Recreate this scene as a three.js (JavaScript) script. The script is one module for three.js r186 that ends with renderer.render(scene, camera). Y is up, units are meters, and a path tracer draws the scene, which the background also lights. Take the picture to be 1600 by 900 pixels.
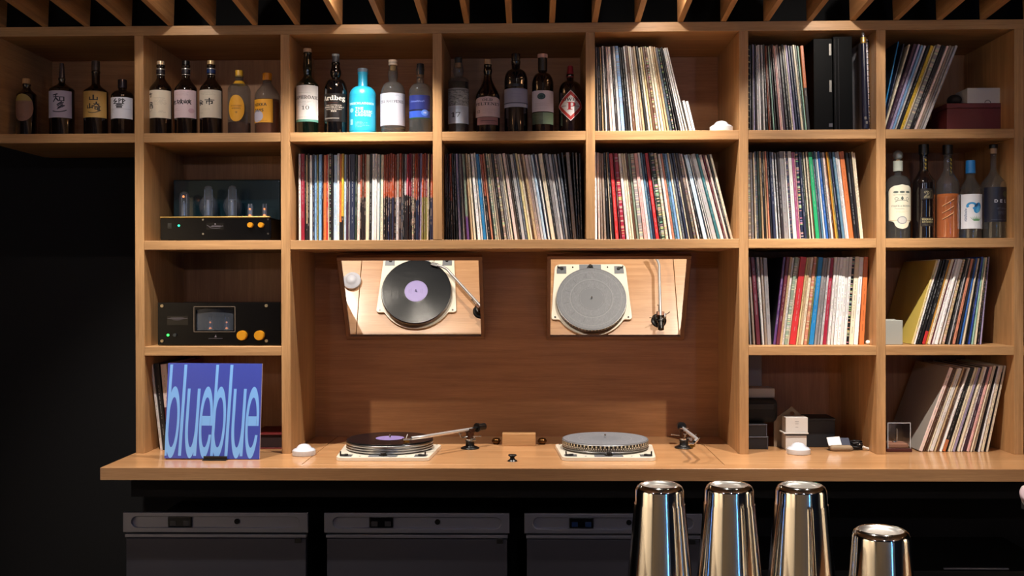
import * as THREE from 'three';
import { RoundedBoxGeometry } from 'three/addons/geometries/RoundedBoxGeometry.js';
import { mergeGeometries } from 'three/addons/utils/BufferGeometryUtils.js';
import { RectAreaLightUniformsLib } from 'three/addons/lights/RectAreaLightUniformsLib.js';

// ------------------------------------------------------------------ renderer, camera, lights
const renderer = new THREE.WebGLRenderer({ antialias: true });
renderer.toneMapping = THREE.LinearToneMapping;
renderer.toneMappingExposure = 1.0;
renderer.shadowMap.enabled = true;
RectAreaLightUniformsLib.init();
const scene = new THREE.Scene();
scene.background = new THREE.Color(0x000000);

const EYE = 1.525;
const camera = new THREE.PerspectiveCamera(2 * Math.atan(450 / 1570) * 180 / Math.PI, 16 / 9, 0.05, 40);
camera.position.set(0, EYE, 3.4998);
{
  const right = new THREE.Vector3(0.9997741, -0.0022586, -0.0211344).normalize();
  const back = new THREE.Vector3(0.021145, 0.0047585, 0.9997651).normalize();
  const up = new THREE.Vector3().crossVectors(back, right).normalize();
  camera.quaternion.setFromRotationMatrix(new THREE.Matrix4().makeBasis(right, up, back));
}
scene.add(camera);

// lamps between the ceiling slats: [x, z, main candela, spill candela, main cone, aim x, aim z]
const WARM = new THREE.Color(1.0, 0.91, 0.80), COOL = new THREE.Color(0.92, 0.88, 1.0);
const LAMPS = [
  [-1.187, 0.62, 9.0, 0.78, 0.6, -1.15, 0.06],
  [-0.595, 0.26, 7.4, 0.15, 0.88, -0.50, 0.10],
  [0.436, 0.26, 7.8, 0.26, 0.86, 0.34, 0.10],
  [1.027, 0.62, 10.5, 1.6, 0.62, 1.12, 0.04],
];
// weak cooler pendants far back over the guests: [x, z, candela]
const PENDANTS = [[-1.50, 4.4, 1.3], [0.20, 4.4, 1.3], [1.70, 4.4, 1.3]];
const BLUE = new THREE.Color(0.10, 0.38, 1.0);

// ------------------------------------------------------------------ helpers
function rng(seed) {
  let s = seed | 0;
  return () => { s = (s + 0x6d2b79f5) | 0; let t = Math.imul(s ^ (s >>> 15), 1 | s); t = (t + Math.imul(t ^ (t >>> 7), 61 | t)) ^ t; return ((t ^ (t >>> 14)) >>> 0) / 4294967296; };
}
const R = rng(20240611);
const taken = new Map();
function numbered(name) {
  const n = taken.get(name) ?? 0; taken.set(name, n + 1);
  return n ? `${name}_${String(n).padStart(3, '0')}` : name;
}
function obj(name, geo, material, parent) {
  const g = Array.isArray(geo) ? (geo.length > 1 ? mergeGeometries(geo.map((x) => x.index ? x.toNonIndexed() : x)) : geo[0]) : geo;
  const m = new THREE.Mesh(g, material);
  m.name = parent && parent !== scene ? name : numbered(name);
  m.castShadow = m.receiveShadow = true;
  (parent ?? scene).add(m);
  return m;
}
function thing(name, label, category, [x, y, z] = [0, 0, 0], turn = 0, group) {
  const o = new THREE.Group(); o.name = numbered(name); scene.add(o);
  o.position.set(x, y, z); o.rotation.y = turn;
  o.userData = { label, category };
  if (group) o.userData.group = group;
  return o;
}
function tag(o, label, category, group) { o.userData = { label, category }; if (group) o.userData.group = group; return o; }
function struct(name, geo, material, parent) {
  const o = obj(name, geo, material, parent);
  if (!parent) o.userData.kind = 'structure';
  return o;
}
const cache = new Map();
function M(color, rough = 0.6, metal = 0, extra = {}) {
  const key = [color, rough, metal, JSON.stringify(extra)].join();
  if (!cache.has(key)) cache.set(key, new THREE.MeshPhysicalMaterial({ color, roughness: rough, metalness: metal, ...extra }));
  return cache.get(key);
}
const glow = (color, strength) => new THREE.MeshStandardMaterial({ color: 0x000000, emissive: color, emissiveIntensity: strength });

// value noise for procedural textures (tiles with the given periods)
function noise2(seed, px, py) {
  const r = rng(seed), g = new Float32Array(px * py).map(() => r());
  return (x, y) => {
    const xi = Math.floor(x), yi = Math.floor(y), fx = x - xi, fy = y - yi;
    const sx = fx * fx * (3 - 2 * fx), sy = fy * fy * (3 - 2 * fy);
    const a = (i, j) => g[((yi + j) % py + py) % py * px + ((xi + i) % px + px) % px];
    return (a(0, 0) * (1 - sx) + a(1, 0) * sx) * (1 - sy) + (a(0, 1) * (1 - sx) + a(1, 1) * sx) * sy;
  };
}
function dataTexture(w, h, fn, srgb = true) {
  const d = new Uint8Array(w * h * 4);
  for (let y = 0; y < h; y++) for (let x = 0; x < w; x++) {
    const c = fn(x / w, y / h), o = (y * w + x) * 4;
    d[o] = c[0]; d[o + 1] = c[1]; d[o + 2] = c[2]; d[o + 3] = 255;
  }
  const t = new THREE.DataTexture(d, w, h);
  t.wrapS = t.wrapT = THREE.RepeatWrapping; t.magFilter = THREE.LinearFilter; t.minFilter = THREE.LinearMipmapLinearFilter; t.generateMipmaps = true;
  if (srgb) t.colorSpace = THREE.SRGBColorSpace;
  t.needsUpdate = true;
  return t;
}
// straight-grained oak: u runs along the grain, one tile is 1.2 m x 0.5 m
function woodMaterial(seed, dark, light, rough, extra = {}) {
  const a = noise2(seed, 6, 40), b = noise2(seed + 1, 16, 200), c = noise2(seed + 2, 60, 512), d = noise2(seed + 3, 4, 10);
  const t = dataTexture(1024, 1024, (u, v) => {
    let s = 0.34 * a(u * 6, v * 40) + 0.28 * b(u * 16, v * 200) + 0.2 * c(u * 60, v * 512) + 0.3 * d(u * 4, v * 10);
    s = Math.min(1, Math.max(0, (s - 0.22) * 1.45));
    return dark.map((x, i) => x + (light[i] - x) * s);
  });
  return new THREE.MeshPhysicalMaterial({ map: t, roughness: rough, ...extra });
}
const wood = woodMaterial(11, [154, 114, 74], [196, 152, 104], 0.48);
const woodTop = woodMaterial(31, [172, 124, 82], [206, 158, 112], 0.34, { clearcoat: 0.55, clearcoatRoughness: 0.13 });
const woodPanel = woodMaterial(51, [142, 94, 55], [176, 122, 76], 0.5);
const woodDarkFrame = woodMaterial(71, [110, 70, 42], [142, 94, 58], 0.5);

// uv in metres for a wooden piece, grain along the given axis
function grain(g, axis) {
  const flat = g.index ? g.toNonIndexed() : g;
  const p = flat.attributes.position, n = flat.attributes.normal, uv = new Float32Array(p.count * 2), ou = R() * 7, ov = R() * 7;
  for (let i = 0; i < p.count; i++) {
    const P = [p.getX(i), p.getY(i), p.getZ(i)], N = [Math.abs(n.getX(i)), Math.abs(n.getY(i)), Math.abs(n.getZ(i))];
    const k = N[0] > N[1] && N[0] > N[2] ? 0 : N[1] > N[2] ? 1 : 2;
    const others = [0, 1, 2].filter((q) => q !== k);
    const along = others.includes(axis) ? axis : others[0], across = others.find((q) => q !== along);
    uv[i * 2] = (P[along] + ou) / 1.2; uv[i * 2 + 1] = (P[across] + ov + k * 0.13) / 0.5;
  }
  return flat.setAttribute('uv', new THREE.BufferAttribute(uv, 2));
}
function plank(w, h, d, x, y, z, bevel = 0.0015) {
  const g = bevel ? new RoundedBoxGeometry(w, h, d, 1, bevel) : new THREE.BoxGeometry(w, h, d);
  return grain(g, w >= h && w >= d ? 0 : h >= d ? 1 : 2).translate(x, y, z);
}
const box = (w, h, d, x = 0, y = 0, z = 0, r = 0.001) => (r ? new RoundedBoxGeometry(w, h, d, 2, r) : new THREE.BoxGeometry(w, h, d)).translate(x, y, z);
const cyl = (r0, r1, h, x = 0, y = 0, z = 0, seg = 32) => new THREE.CylinderGeometry(r1, r0, h, seg).translate(x, y + h / 2, z);
const rod = (r, h, x, y, z, seg = 20) => new THREE.CylinderGeometry(r, r, h, seg).rotateX(Math.PI / 2).translate(x, y, z);   // axis along z
const lathe = (pts, seg = 40) => new THREE.LatheGeometry(pts.map(([x, y]) => new THREE.Vector2(x, y)), seg);
const tube = (pts, r, seg = 24, rad = 10) => new THREE.TubeGeometry(new THREE.CatmullRomCurve3(pts.map((p) => new THREE.Vector3(...p))), seg, r, rad);
function canvas(w, h, draw) {
  const c = document.createElement('canvas'); c.width = w; c.height = h;
  draw(c.getContext('2d'), w, h);
  const t = new THREE.CanvasTexture(c); t.colorSpace = THREE.SRGBColorSpace; t.anisotropy = 8;
  return t;
}

// ------------------------------------------------------------------ the room
const black = M(0x0a090b, 0.9), blackWall = M(0x08070a, 0.95), roomWall = woodMaterial(91, [158, 140, 114], [196, 178, 150], 0.6);
const XL = -3.3, XR = 3.5, ZB = -0.46, ZF = 7.0, YT = 3.1;
struct('floor', box(XR - XL + 0.4, 0.1, ZF - ZB + 0.4, (XL + XR) / 2, -0.05, (ZF + ZB) / 2, 0), M(0x141216, 0.5));
struct('wall_back', box(XR - XL + 0.4, YT, 0.1, (XL + XR) / 2, YT / 2, ZB - 0.05, 0), blackWall);
{
  const f = struct('wall_front', box(XR - XL + 0.4, YT, 0.1, (XL + XR) / 2, YT / 2, ZF + 0.05, 0), blackWall);
  for (let k = 0; k < 42; k++) struct('wall_board', plank(0.15, 2.3, 0.02, XL + 0.1 + k * 0.158, 1.2, ZF - 0.01), roomWall, f);
}
{
  const l = struct('wall_left', box(0.1, YT, ZF - ZB, XL - 0.05, YT / 2, (ZF + ZB) / 2, 0), blackWall);
  for (let k = 0; k < 29; k++) struct('wall_board', plank(0.02, 2.3, 0.15, XL + 0.01, 1.2, 2.35 + k * 0.158), roomWall, l);
  const r = struct('wall_right', box(0.1, YT, ZF - ZB, XR + 0.05, YT / 2, (ZF + ZB) / 2, 0), blackWall);
  for (let k = 0; k < 6; k++) struct('wall_board', plank(0.02, 2.3, 0.15, XR - 0.01, 1.2, 2.1 + k * 0.158), roomWall, r);
}
// ceiling: a black soffit with a grille of wooden slats below it, rising a little towards the room
const ceiling = new THREE.Group(); ceiling.name = 'ceiling'; ceiling.userData.kind = 'structure'; scene.add(ceiling);
obj('ceiling_panel', box(XR - XL + 0.4, 0.1, ZF - ZB + 0.4, (XL + XR) / 2, YT + 0.05, (ZF + ZB) / 2, 0), black, ceiling);
const SLOPE = 0.0863, BEAM_TOP = 2.43;
const SLATS = [];
for (let x = -1.862 - 0.1484 * 9; x < XR; x += 0.1484) SLATS.push(x);
{
  const len = 5.2, pitch = Math.atan(SLOPE);
  for (const x of SLATS) {
    const s = obj('slat', plank(0.020, 0.14, len, 0, 0.07, len / 2), wood, ceiling);
    s.position.set(x, BEAM_TOP, -0.004); s.rotation.x = -pitch;
  }
}

// ------------------------------------------------------------------ the shelving
const DX = [-1.9126, -1.3976, -0.8823, -0.3491, 0.1836, 0.7141, 1.1862, 1.6577, 2.13];   // left faces of the uprights
const TH = 0.0322, DEP = 0.40, COUNTER = 0.93;
const S1 = 2.0538, S2 = 1.6771, S3 = 1.3052;                                               // tops of the shelves
const shelf = thing('shelving_unit', 'wide built-in oak wall shelving with square compartments and an open niche', 'shelving', [0, 0, 0]);
{
  const B0 = BEAM_TOP - 0.0335;
  obj('top_beam', plank(DX[8] + TH - DX[0], 0.0335, DEP, (DX[0] + DX[8] + TH) / 2, BEAM_TOP - 0.01675, -DEP / 2), wood, shelf);
  const bottoms = [S1 - TH, COUNTER, COUNTER, S2, S2, COUNTER, COUNTER, COUNTER, COUNTER];
  DX.forEach((x, i) => obj('upright', plank(TH, B0 - bottoms[i], DEP, x + TH / 2, (B0 + bottoms[i]) / 2, -DEP / 2), wood, shelf));
  const board = (i, j, y) => obj('shelf_board', plank(DX[j] - DX[i] - TH, TH, DEP, (DX[i] + DX[j] + TH) / 2, y - TH / 2, -DEP / 2 - 0.0005), wood, shelf);
  for (let i = 0; i < 8; i++) board(i, i + 1, S1);
  board(1, 2, S2); board(2, 5, S2); board(5, 6, S2); board(6, 7, S2); board(7, 8, S2);
  board(1, 2, S3); board(5, 6, S3); board(6, 7, S3); board(7, 8, S3);
  const back = (i, j, y0, y1, m) => obj('back_panel', plank(DX[j] - DX[i], y1 - y0, 0.012, (DX[i] + DX[j] + TH) / 2, (y0 + y1) / 2, -DEP - 0.006, 0), m, shelf);
  back(0, 1, S1 - TH, BEAM_TOP, woodPanel); back(1, 2, COUNTER, BEAM_TOP, woodPanel);
  back(2, 5, S2 - TH / 2, BEAM_TOP, woodPanel); back(2, 5, COUNTER, S2 - TH / 2, woodPanel);
  back(5, 6, COUNTER, BEAM_TOP, woodPanel); back(6, 7, COUNTER, BEAM_TOP, woodPanel); back(7, 8, COUNTER, BEAM_TOP, woodPanel);
}
// the counter with its loose inset board under the turntables
{
  const c = thing('counter', 'long light oak counter running under the whole shelving with an inset board', 'counter', [0, 0, 0]);
  const z1 = 0.2735, t = 0.0405, y = COUNTER - t / 2, l = -1.405, r = 2.17, a = -0.763, b = 0.6235, zc = 0.207;
  const o = new THREE.Shape([[l, DEP], [l, -z1], [r, -z1], [r, DEP], [b + 0.0013, DEP], [b + 0.0013, -zc], [a - 0.0013, -zc], [a - 0.0013, DEP]].map(([u, v]) => new THREE.Vector2(u, -v)).reverse());
  obj('counter_top', grain(new THREE.ExtrudeGeometry(o, { depth: t - 0.002, bevelEnabled: true, bevelThickness: 0.001, bevelSize: 0.0008, bevelOffset: -0.0008, bevelSegments: 1 }).rotateX(Math.PI / 2).translate(0, COUNTER - 0.001, 0), 0), woodTop, c);
  obj('inset_board', plank(b - a - 0.0026, t, zc + DEP - 0.0006, (a + b) / 2, y, (zc - DEP) / 2 - 0.0003, 0.0008), woodTop, c);
}
obj('counter_apron', box(3.55, 0.10, 0.02, 0.385, 0.84, 0.05, 0), black); tag(scene.children.at(-1), 'black recessed apron under the oak counter above the fridges', 'panel');

// ------------------------------------------------------------------ lamps
function addSpot(x, y, z, cd, angle, aim, color, radius = 0.5) {
  const s = new THREE.SpotLight(color, cd, 0, angle, 1, 2);
  s.position.set(x, y, z); s.target.position.set(...aim); s.castShadow = true; s.shadow.radius = radius;
  scene.add(s, s.target);
}
const lampY = (z) => BEAM_TOP + 0.065 + z * SLOPE;
function ceilingLamp(x, z, where) {
  const y = lampY(z), t = thing('ceiling_spotlight', `small black spotlight recessed between the ceiling slats ${where}`, 'spotlight', [x, y, z]);
  obj('housing', lathe([[0, 0.10], [0.030, 0.10], [0.032, 0.096], [0.032, 0.006], [0.029, 0.006], [0.029, 0.03], [0, 0.03]], 32), M(0x0b0b0c, 0.5), t);
  obj('bulb', new THREE.CylinderGeometry(0.022, 0.022, 0.004, 24).translate(0, 0.008, 0), glow(WARM, 60), t);
  obj('stem', cyl(0.006, 0.006, YT - y - 0.1, 0, 0.1, 0, 12), M(0x0b0b0c, 0.5), t);
}
LAMPS.forEach(([x, z, main, spill, cone, ax, az], i) => {
  ceilingLamp(x, z, ['above the second compartment', 'left of the first mirror', 'right of the second mirror', 'above the black binders'][i]);
  const y = lampY(z);
  addSpot(x, y, z, main, cone, [ax, COUNTER, az], WARM);
  const p = new THREE.PointLight(WARM, spill); p.position.set(x, y, z); p.castShadow = true; p.shadow.radius = 0.5; scene.add(p);
});
PENDANTS.forEach(([x, z, cd], i) => {
  const t = thing('pendant_lamp', `small globe pendant lamp over the guests, ${['left', 'middle', 'right'][i]} of three`, 'lamp', [x, 2.36, z]);
  obj('bulb', new THREE.SphereGeometry(0.04, 24, 16), glow(COOL, 25), t);
  obj('cap', cyl(0.022, 0.018, 0.04, 0, 0.034, 0, 24), M(0x0b0b0c, 0.5), t);
  obj('cord', cyl(0.003, 0.003, YT - 2.36 - 0.07, 0, 0.07, 0, 8), M(0x0b0b0c, 0.5), t);
  const p = new THREE.PointLight(COOL, cd); p.position.set(x, 2.36, z); p.castShadow = true; p.shadow.radius = 2; scene.add(p);
});
{ // blue light tube standing behind the guests' side, seen only in reflections
  const t = thing('neon_tube', 'upright blue light tube on a thin post across the room', 'neon light', [2.05, 0, 6.5]);
  obj('stand', [cyl(0.12, 0.12, 0.02), cyl(0.012, 0.012, 0.3, 0, 0.02, 0, 16)], black, t);
  obj('light_tube', cyl(0.028, 0.028, 2.2, 0, 0.32, 0, 20), glow(BLUE, 24), t);
  for (const y of [0.8, 1.4, 2.0]) { const p = new THREE.PointLight(BLUE, 0.75); p.position.set(2.05, y, 6.5); p.castShadow = true; scene.add(p); }
}
// two spotlights over the bar
for (const [x, where] of [[0.066 + 0.074, 'over the tall metal tins'], [0.658 + 0.074, 'over the bar right of the tins']]) {
  ceilingLamp(x, 2.05, where);
  addSpot(x, lampY(2.05), 2.05, 7, 0.42, [x + 0.05, 1.1, 2.45], WARM);
}
// two wall washers that light the boarded side walls
for (const [x, z, tx, tz, cd] of [[-2.375, 3.2, XL, 3.2, 85], [-2.375, 5.2, XL, 5.2, 70], [2.66, 2.5, XR, 2.5, 85]]) {
  ceilingLamp(x, z, x < 0 ? (z < 4 ? 'near the left wall boards' : 'far along the left wall boards') : 'beside the boarded right wall');
  addSpot(x, lampY(z), z, cd, 0.75, [tx, 1.1, tz], WARM);
}

// ------------------------------------------------------------------ tilted mirrors in the niche
const mirrorGlass = new THREE.MeshStandardMaterial({ color: 0xdad8d4, metalness: 1, roughness: 0.0 });
function mirror(xl, xr, tilt, zc, label) {
  const w = xr - xl, L = 0.372, t = thing('wall_mirror', label, 'mirror', [(xl + xr) / 2, 1.469, zc]);
  t.rotation.x = tilt * Math.PI / 180;
  const f = 0.0145, d = 0.018;
  obj('frame', [plank(w, f, d, 0, L / 2 - f / 2, 0), plank(w, f, d, 0, -L / 2 + f / 2, 0), plank(f, L - 2 * f, d, -w / 2 + f / 2, 0, 0), plank(f, L - 2 * f, d, w / 2 - f / 2, 0, 0)], woodDarkFrame, t);
  obj('mirror_glass', new THREE.BoxGeometry(w - 2 * f + 0.002, L - 2 * f + 0.002, 0.004).translate(0, 0, -0.001), mirrorGlass, t);
  obj('backing', new THREE.BoxGeometry(w - 2 * f, L - 2 * f, 0.004).translate(0, 0, -0.0062), black, t);
}
mirror(-0.724, -0.187, 32.5, -0.292, 'tilted wood-framed mirror reflecting the black record and its silver arm');
mirror(0.051, 0.580, 31, -0.296, 'tilted wood-framed mirror reflecting the empty grey platter');

// ------------------------------------------------------------------ turntables
const cream = M(0xefe7d6, 0.28, 0, { clearcoat: 0.5, clearcoatRoughness: 0.15 }), ink = M(0x0b0b0d, 0.35), chrome = M(0xd8d8da, 0.12, 1), steel = M(0x9a9a9c, 0.3, 1), greyPlate = M(0x7d8086, 0.4, 0.6);
function chassisShape() {
  const s = new THREE.Shape(), W = 0.155, F = 0.186, EW = 0.172, r = 0.024, EB = -0.083, CR = 0.160;      // y of the shape is forward
  s.moveTo(-W + r, F); s.lineTo(W - r, F); s.quadraticCurveTo(W, F, W + 0.001, F - r);
  s.lineTo(EW, EB + 0.014); s.quadraticCurveTo(EW + 0.001, EB, EW - 0.014, EB);
  const a0 = Math.asin((EB - 0.004) / CR);
  s.lineTo(CR * Math.cos(a0) + 0.006, EB);
  s.absarc(0, 0, CR, a0, -Math.PI - a0, true);
  s.lineTo(-CR * Math.cos(a0) - 0.006, EB); s.lineTo(-EW + 0.014, EB); s.quadraticCurveTo(-EW - 0.001, EB, -EW, EB + 0.014);
  s.lineTo(-W - 0.001, F - r); s.quadraticCurveTo(-W, F, -W + r, F);
  return s;
}
const chassisGeo = new THREE.ExtrudeGeometry(chassisShape(), { depth: 0.0105, bevelEnabled: true, bevelThickness: 0.0015, bevelSize: 0.0018, bevelSegments: 2, curveSegments: 48 }).rotateX(Math.PI / 2).translate(0, 0.012, 0);
const strobe = canvas(2048, 64, (c, w, h) => {
  c.fillStyle = '#2a2826'; c.fillRect(0, 0, w, h);
  const row = (n, y, hh, f, bg, fg) => { c.fillStyle = bg; c.fillRect(0, y, w, hh); c.fillStyle = fg; for (let i = 0; i < n; i++) c.fillRect(i * w / n, y + 1, w / n * f, hh - 2); };
  row(66, 2, 24, 0.38, '#0c0a0c', '#d3cbb0'); row(110, 28, 16, 0.5, '#2a2826', '#d6cfc0'); row(140, 46, 14, 0.5, '#4b4844', '#9d978e');
});
const matTex = canvas(512, 512, (c, w) => {
  c.fillStyle = '#73767c'; c.fillRect(0, 0, w, w);
  const r = rng(5), m = w / 2;
  for (let i = 0; i < 5000; i++) { c.fillStyle = r() < 0.5 ? 'rgba(150,154,160,0.10)' : 'rgba(90,94,102,0.10)'; const s = 3 + r() * 14; c.fillRect(r() * w, r() * w, s, s * 0.5); }
  const ring = (q, lw, col) => { c.strokeStyle = col; c.lineWidth = lw; c.beginPath(); c.arc(m, m, q * m, 0, 7); c.stroke(); };
  ring(0.985, 5, '#5f6268'); ring(0.87, 2, '#8d9095'); ring(0.62, 3, '#8b8e93'); ring(0.58, 2, '#64676d'); ring(0.36, 3, '#64676d');
  c.fillStyle = '#6d7077'; c.beginPath(); c.arc(m, m, 0.33 * m, 0, 7); c.fill();
  for (let k = 0; k < 6; k++) { c.fillStyle = '#686b71'; c.save(); c.translate(m, m); c.rotate(k * Math.PI / 6 + 0.2); c.fillRect(0.66 * m, -4, 0.14 * m, 7); c.restore(); }
});
function turntable(x, z, label, strobed) {
  const t = thing('turntable', label, 'turntable', [x, COUNTER, z]);
  obj('chassis', chassisGeo, cream, t);
  for (const s of [-1, 1]) obj('screw', new THREE.CylinderGeometry(0.0042, 0.0042, 0.0015, 16).translate(s * 0.158, 0.0146, -0.074), chrome, t);
  for (const s of [-1, 1]) obj('screw', new THREE.CylinderGeometry(0.0035, 0.0035, 0.0012, 16).translate(s * 0.077, 0.0144, 0.172), chrome, t);
  const p = obj('platter', lathe(strobed
    ? [[0.148, 0.020], [0.1525, 0.020], [0.1525, 0.0225], [0.150, 0.023], [0.150, 0.0235], [0.1512, 0.024]]
    : [[0.146, 0.018], [0.1525, 0.018], [0.1525, 0.0245], [0.1495, 0.025], [0.1495, 0.027], [0.1525, 0.0275], [0.1525, 0.033], [0.1495, 0.0335], [0.1495, 0.0355], [0.1525, 0.036], [0.1525, 0.042], [0.150, 0.0445], [0, 0.0445]], 96), steel, t);
  if (strobed) {
    obj('strobe_rim', new THREE.CylinderGeometry(0.1515, 0.1515, 0.0205, 128, 1, true).translate(0, 0.03425, 0), new THREE.MeshPhysicalMaterial({ map: strobe, roughness: 0.3, metalness: 0.2 }), p);
    obj('platter_top', lathe([[0.1515, 0.0443], [0.1505, 0.0462], [0, 0.0462]], 96), M(0xa9abaf, 0.35, 0.7), p);
    obj('bearing_ring', cyl(0.150, 0.146, 0.006, 0, 0.0145, 0, 64), M(0x77746c, 0.4, 0.5), p);
    obj('mat', new THREE.CylinderGeometry(0.1495, 0.1495, 0.002, 96).translate(0, 0.0472, 0), [M(0x85888e, 0.55), new THREE.MeshPhysicalMaterial({ map: matTex, roughness: 0.5 }), M(0x85888e, 0.55)], t);
  } else obj('mat', new THREE.CylinderGeometry(0.148, 0.148, 0.002, 96).translate(0, 0.0455, 0), M(0x1b1b1c, 0.8), t);
  obj('spindle', lathe([[0.0036, 0.044], [0.0036, 0.060], [0.0025, 0.0625], [0, 0.0632]], 16), chrome, t);
  // the speed plate in the middle of the front edge and a lever on each side
  const c = obj('speed_plate', box(0.096, 0.0022, 0.034, 0, 0.0146, 0.168, 0.0008), greyPlate, t);
  obj('knob', [cyl(0.0085, 0.0075, 0.010, 0, 0.0155, 0.174, 24), cyl(0.0145, 0.0135, 0.004, 0, 0.0155, 0.166, 24), box(0.006, 0.012, 0.012, 0.008, 0.021, 0.170, 0.002)], ink, c);
  for (const s of [-1, 1]) {
    const q = new THREE.Shape(), pt = [[0, 0], [0.042, 0], [0.042, 0.018], [0.039, 0.030], [0.033, 0.0355], [0.022, 0.037], [0, 0.037]].map(([a, b]) => new THREE.Vector2(a * s, b)); q.setFromPoints(s < 0 ? pt.reverse() : pt);
    const plate = obj('lever_plate', new THREE.ExtrudeGeometry(q, { depth: 0.0015, bevelEnabled: false, curveSegments: 12 }).rotateX(Math.PI / 2).translate(s * 0.106, 0.0152, 0.140), M(0x6b6e73, 0.4, 0.5, { side: THREE.DoubleSide }), t);
    obj('lever', [cyl(0.0075, 0.0065, 0.006, s * 0.125, 0.0148, 0.164, 20), box(0.024, 0.005, 0.006, s * 0.132, 0.0185, 0.168, 0.002), box(0.005, 0.015, 0.005, s * 0.143, 0.0235, 0.170, 0.0018)], ink, plate);
  }
  return t;
}
const TL = [-0.507, -0.037], TR = [0.252, -0.045];
turntable(TL[0], TL[1], 'cream record player with ringed steel platter playing a black record', false);
turntable(TR[0], TR[1], 'cream record player with dotted strobe rim and bare grey platter', true);

// the record on the left turntable
{
  const t = thing('vinyl_record', 'black vinyl record with a lilac centre label lying on the left turntable', 'record', [TL[0], COUNTER + 0.0467, TL[1]]);
  // the playing surface: fine concentric grooves, with smooth bands between the tracks
  const prof = [[0, 0.0026], [0.051, 0.0026]], tracks = rng(9);
  for (let q = 0.0525, k = 0; q < 0.147; q += 0.00024, k++) { const band = Math.sin(q * 190) > 0.985 ? 0.15 : 1; prof.push([q, 0.0024 + Math.sin(k * Math.PI / 2) * 0.000018 * band * (0.7 + tracks() * 0.6)]); }
  prof.push([0.1495, 0.0024], [0.151, 0.0018], [0.151, 0.0006], [0.149, 0], [0, 0]);
  obj('vinyl', lathe(prof.reverse(), 160), M(0x080b12, 0.22, 0, { specularIntensity: 0.7 }), t);
  const lab = canvas(256, 256, (c, w) => {
    c.fillStyle = '#9385c4'; c.fillRect(0, 0, w, w);
    c.strokeStyle = '#7a6bae'; c.lineWidth = 2; c.beginPath(); c.arc(128, 128, 118, 0, 7); c.stroke();
    c.fillStyle = '#7f70a8'; for (const [y, q] of [[60, 60], [74, 44], [182, 70], [194, 50], [206, 36]]) c.fillRect(128 - q / 2, y, q, 4);
  });
  obj('label', new THREE.CylinderGeometry(0.050, 0.050, 0.0006, 64).translate(0, 0.0027, 0), [M(0x9385c4, 0.5), new THREE.MeshPhysicalMaterial({ map: lab, roughness: 0.35, clearcoat: 0.4 }), M(0x9385c4, 0.5)], t);
}

// a tonearm; its local +z runs from the pivot to the cartridge
function tonearm(x, z, turn, label, rodSide, reach) {
  const t = thing('tonearm', label, 'tonearm', [x, COUNTER, z], turn);
  const bronze = M(0x4a3227, 0.3, 0.85);
  obj('base', lathe([[0, 0], [0.033, 0], [0.033, 0.004], [0.026, 0.007], [0.016, 0.010], [0.015, 0.026], [0.017, 0.027], [0.017, 0.030], [0, 0.030]], 40), ink, t);
  obj('collar', cyl(0.014, 0.014, 0.005, 0, 0.030, 0), chrome, t);
  obj('pillar', [cyl(0.013, 0.015, 0.026, 0, 0.035, 0), box(0.034, 0.016, 0.022, 0, 0.065, 0, 0.004)], bronze, t);
  obj('arm_rest', [tube([[0.0, 0.045, 0.012], [-0.004, 0.042, 0.03], [-0.004, 0.048, 0.044], [-0.004, 0.058, 0.046]], 0.0022), tube([[-0.010, 0.058, 0.046], [-0.004, 0.0555, 0.047], [0.003, 0.058, 0.046]], 0.002)], steel, t);
  const arm = obj('arm_tube', tube([[0, 0.069, -0.012], [0, 0.069, 0.10], [0, 0.069, 0.22], [0, 0.0685, 0.262], [-0.006, 0.068, 0.285], [-0.018, 0.066, 0.312]], 0.006, 48, 14), M(0xdcdcde, 0.24, 0.65), t); arm.scale.z = reach;
  const dir = -Math.atan2(0.018, 0.034);
  obj('headshell', [box(0.017, 0.0055, 0.036, 0, 0, 0, 0.002).rotateY(dir).translate(-0.0255, 0.0645, 0.327), box(0.0026, 0.026, 0.003, 0, 0.011, 0, 0.001).rotateZ(-0.75).translate(0.010, 0.003, 0.008).rotateY(dir).translate(-0.0255, 0.0645, 0.327)], M(0xcfcfd2, 0.22, 1), arm);
  obj('cartridge', [box(0.0135, 0.009, 0.020, 0, 0, 0, 0.0015).rotateY(dir).translate(-0.0268, 0.0575, 0.330), box(0.004, 0.004, 0.006, 0, -0.005, 0.008, 0.001).rotateY(dir).translate(-0.0268, 0.0562, 0.330)], M(0x8a6a2a, 0.3, 0.8), arm);
  obj('counterweight', [rod(0.0125, 0.034, 0, 0.0715, -0.058, 32), rod(0.0165, 0.006, 0, 0.0715, -0.038, 32), rod(0.006, 0.028, 0, 0.070, -0.024, 16)], ink, t);
  obj('bias_rod', [tube([[rodSide * 0.014, 0.045, 0.0], [rodSide * 0.03, 0.046, -0.006], [rodSide * 0.042, 0.047, -0.010]], 0.0014, 12, 8), new THREE.SphereGeometry(0.003, 12, 8).translate(rodSide * 0.042, 0.047, -0.010)], chrome, t);
  obj('lift_lever', [tube([[0.012, 0.036, 0.006], [0.030, 0.040, 0.014], [0.042, 0.052, 0.018]], 0.0018, 12, 8), rod(0.006, 0.018, 0.022, 0.034, 0.008, 16)], steel, t);
}
tonearm(-0.229, -0.113, -0.707, 'silver tonearm swung over the black record on the left turntable', 1, 0.86);
tonearm(0.541, -0.130, 0.036, 'silver tonearm parked straight on its rest beside the grey platter', -1, 0.91);

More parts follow.
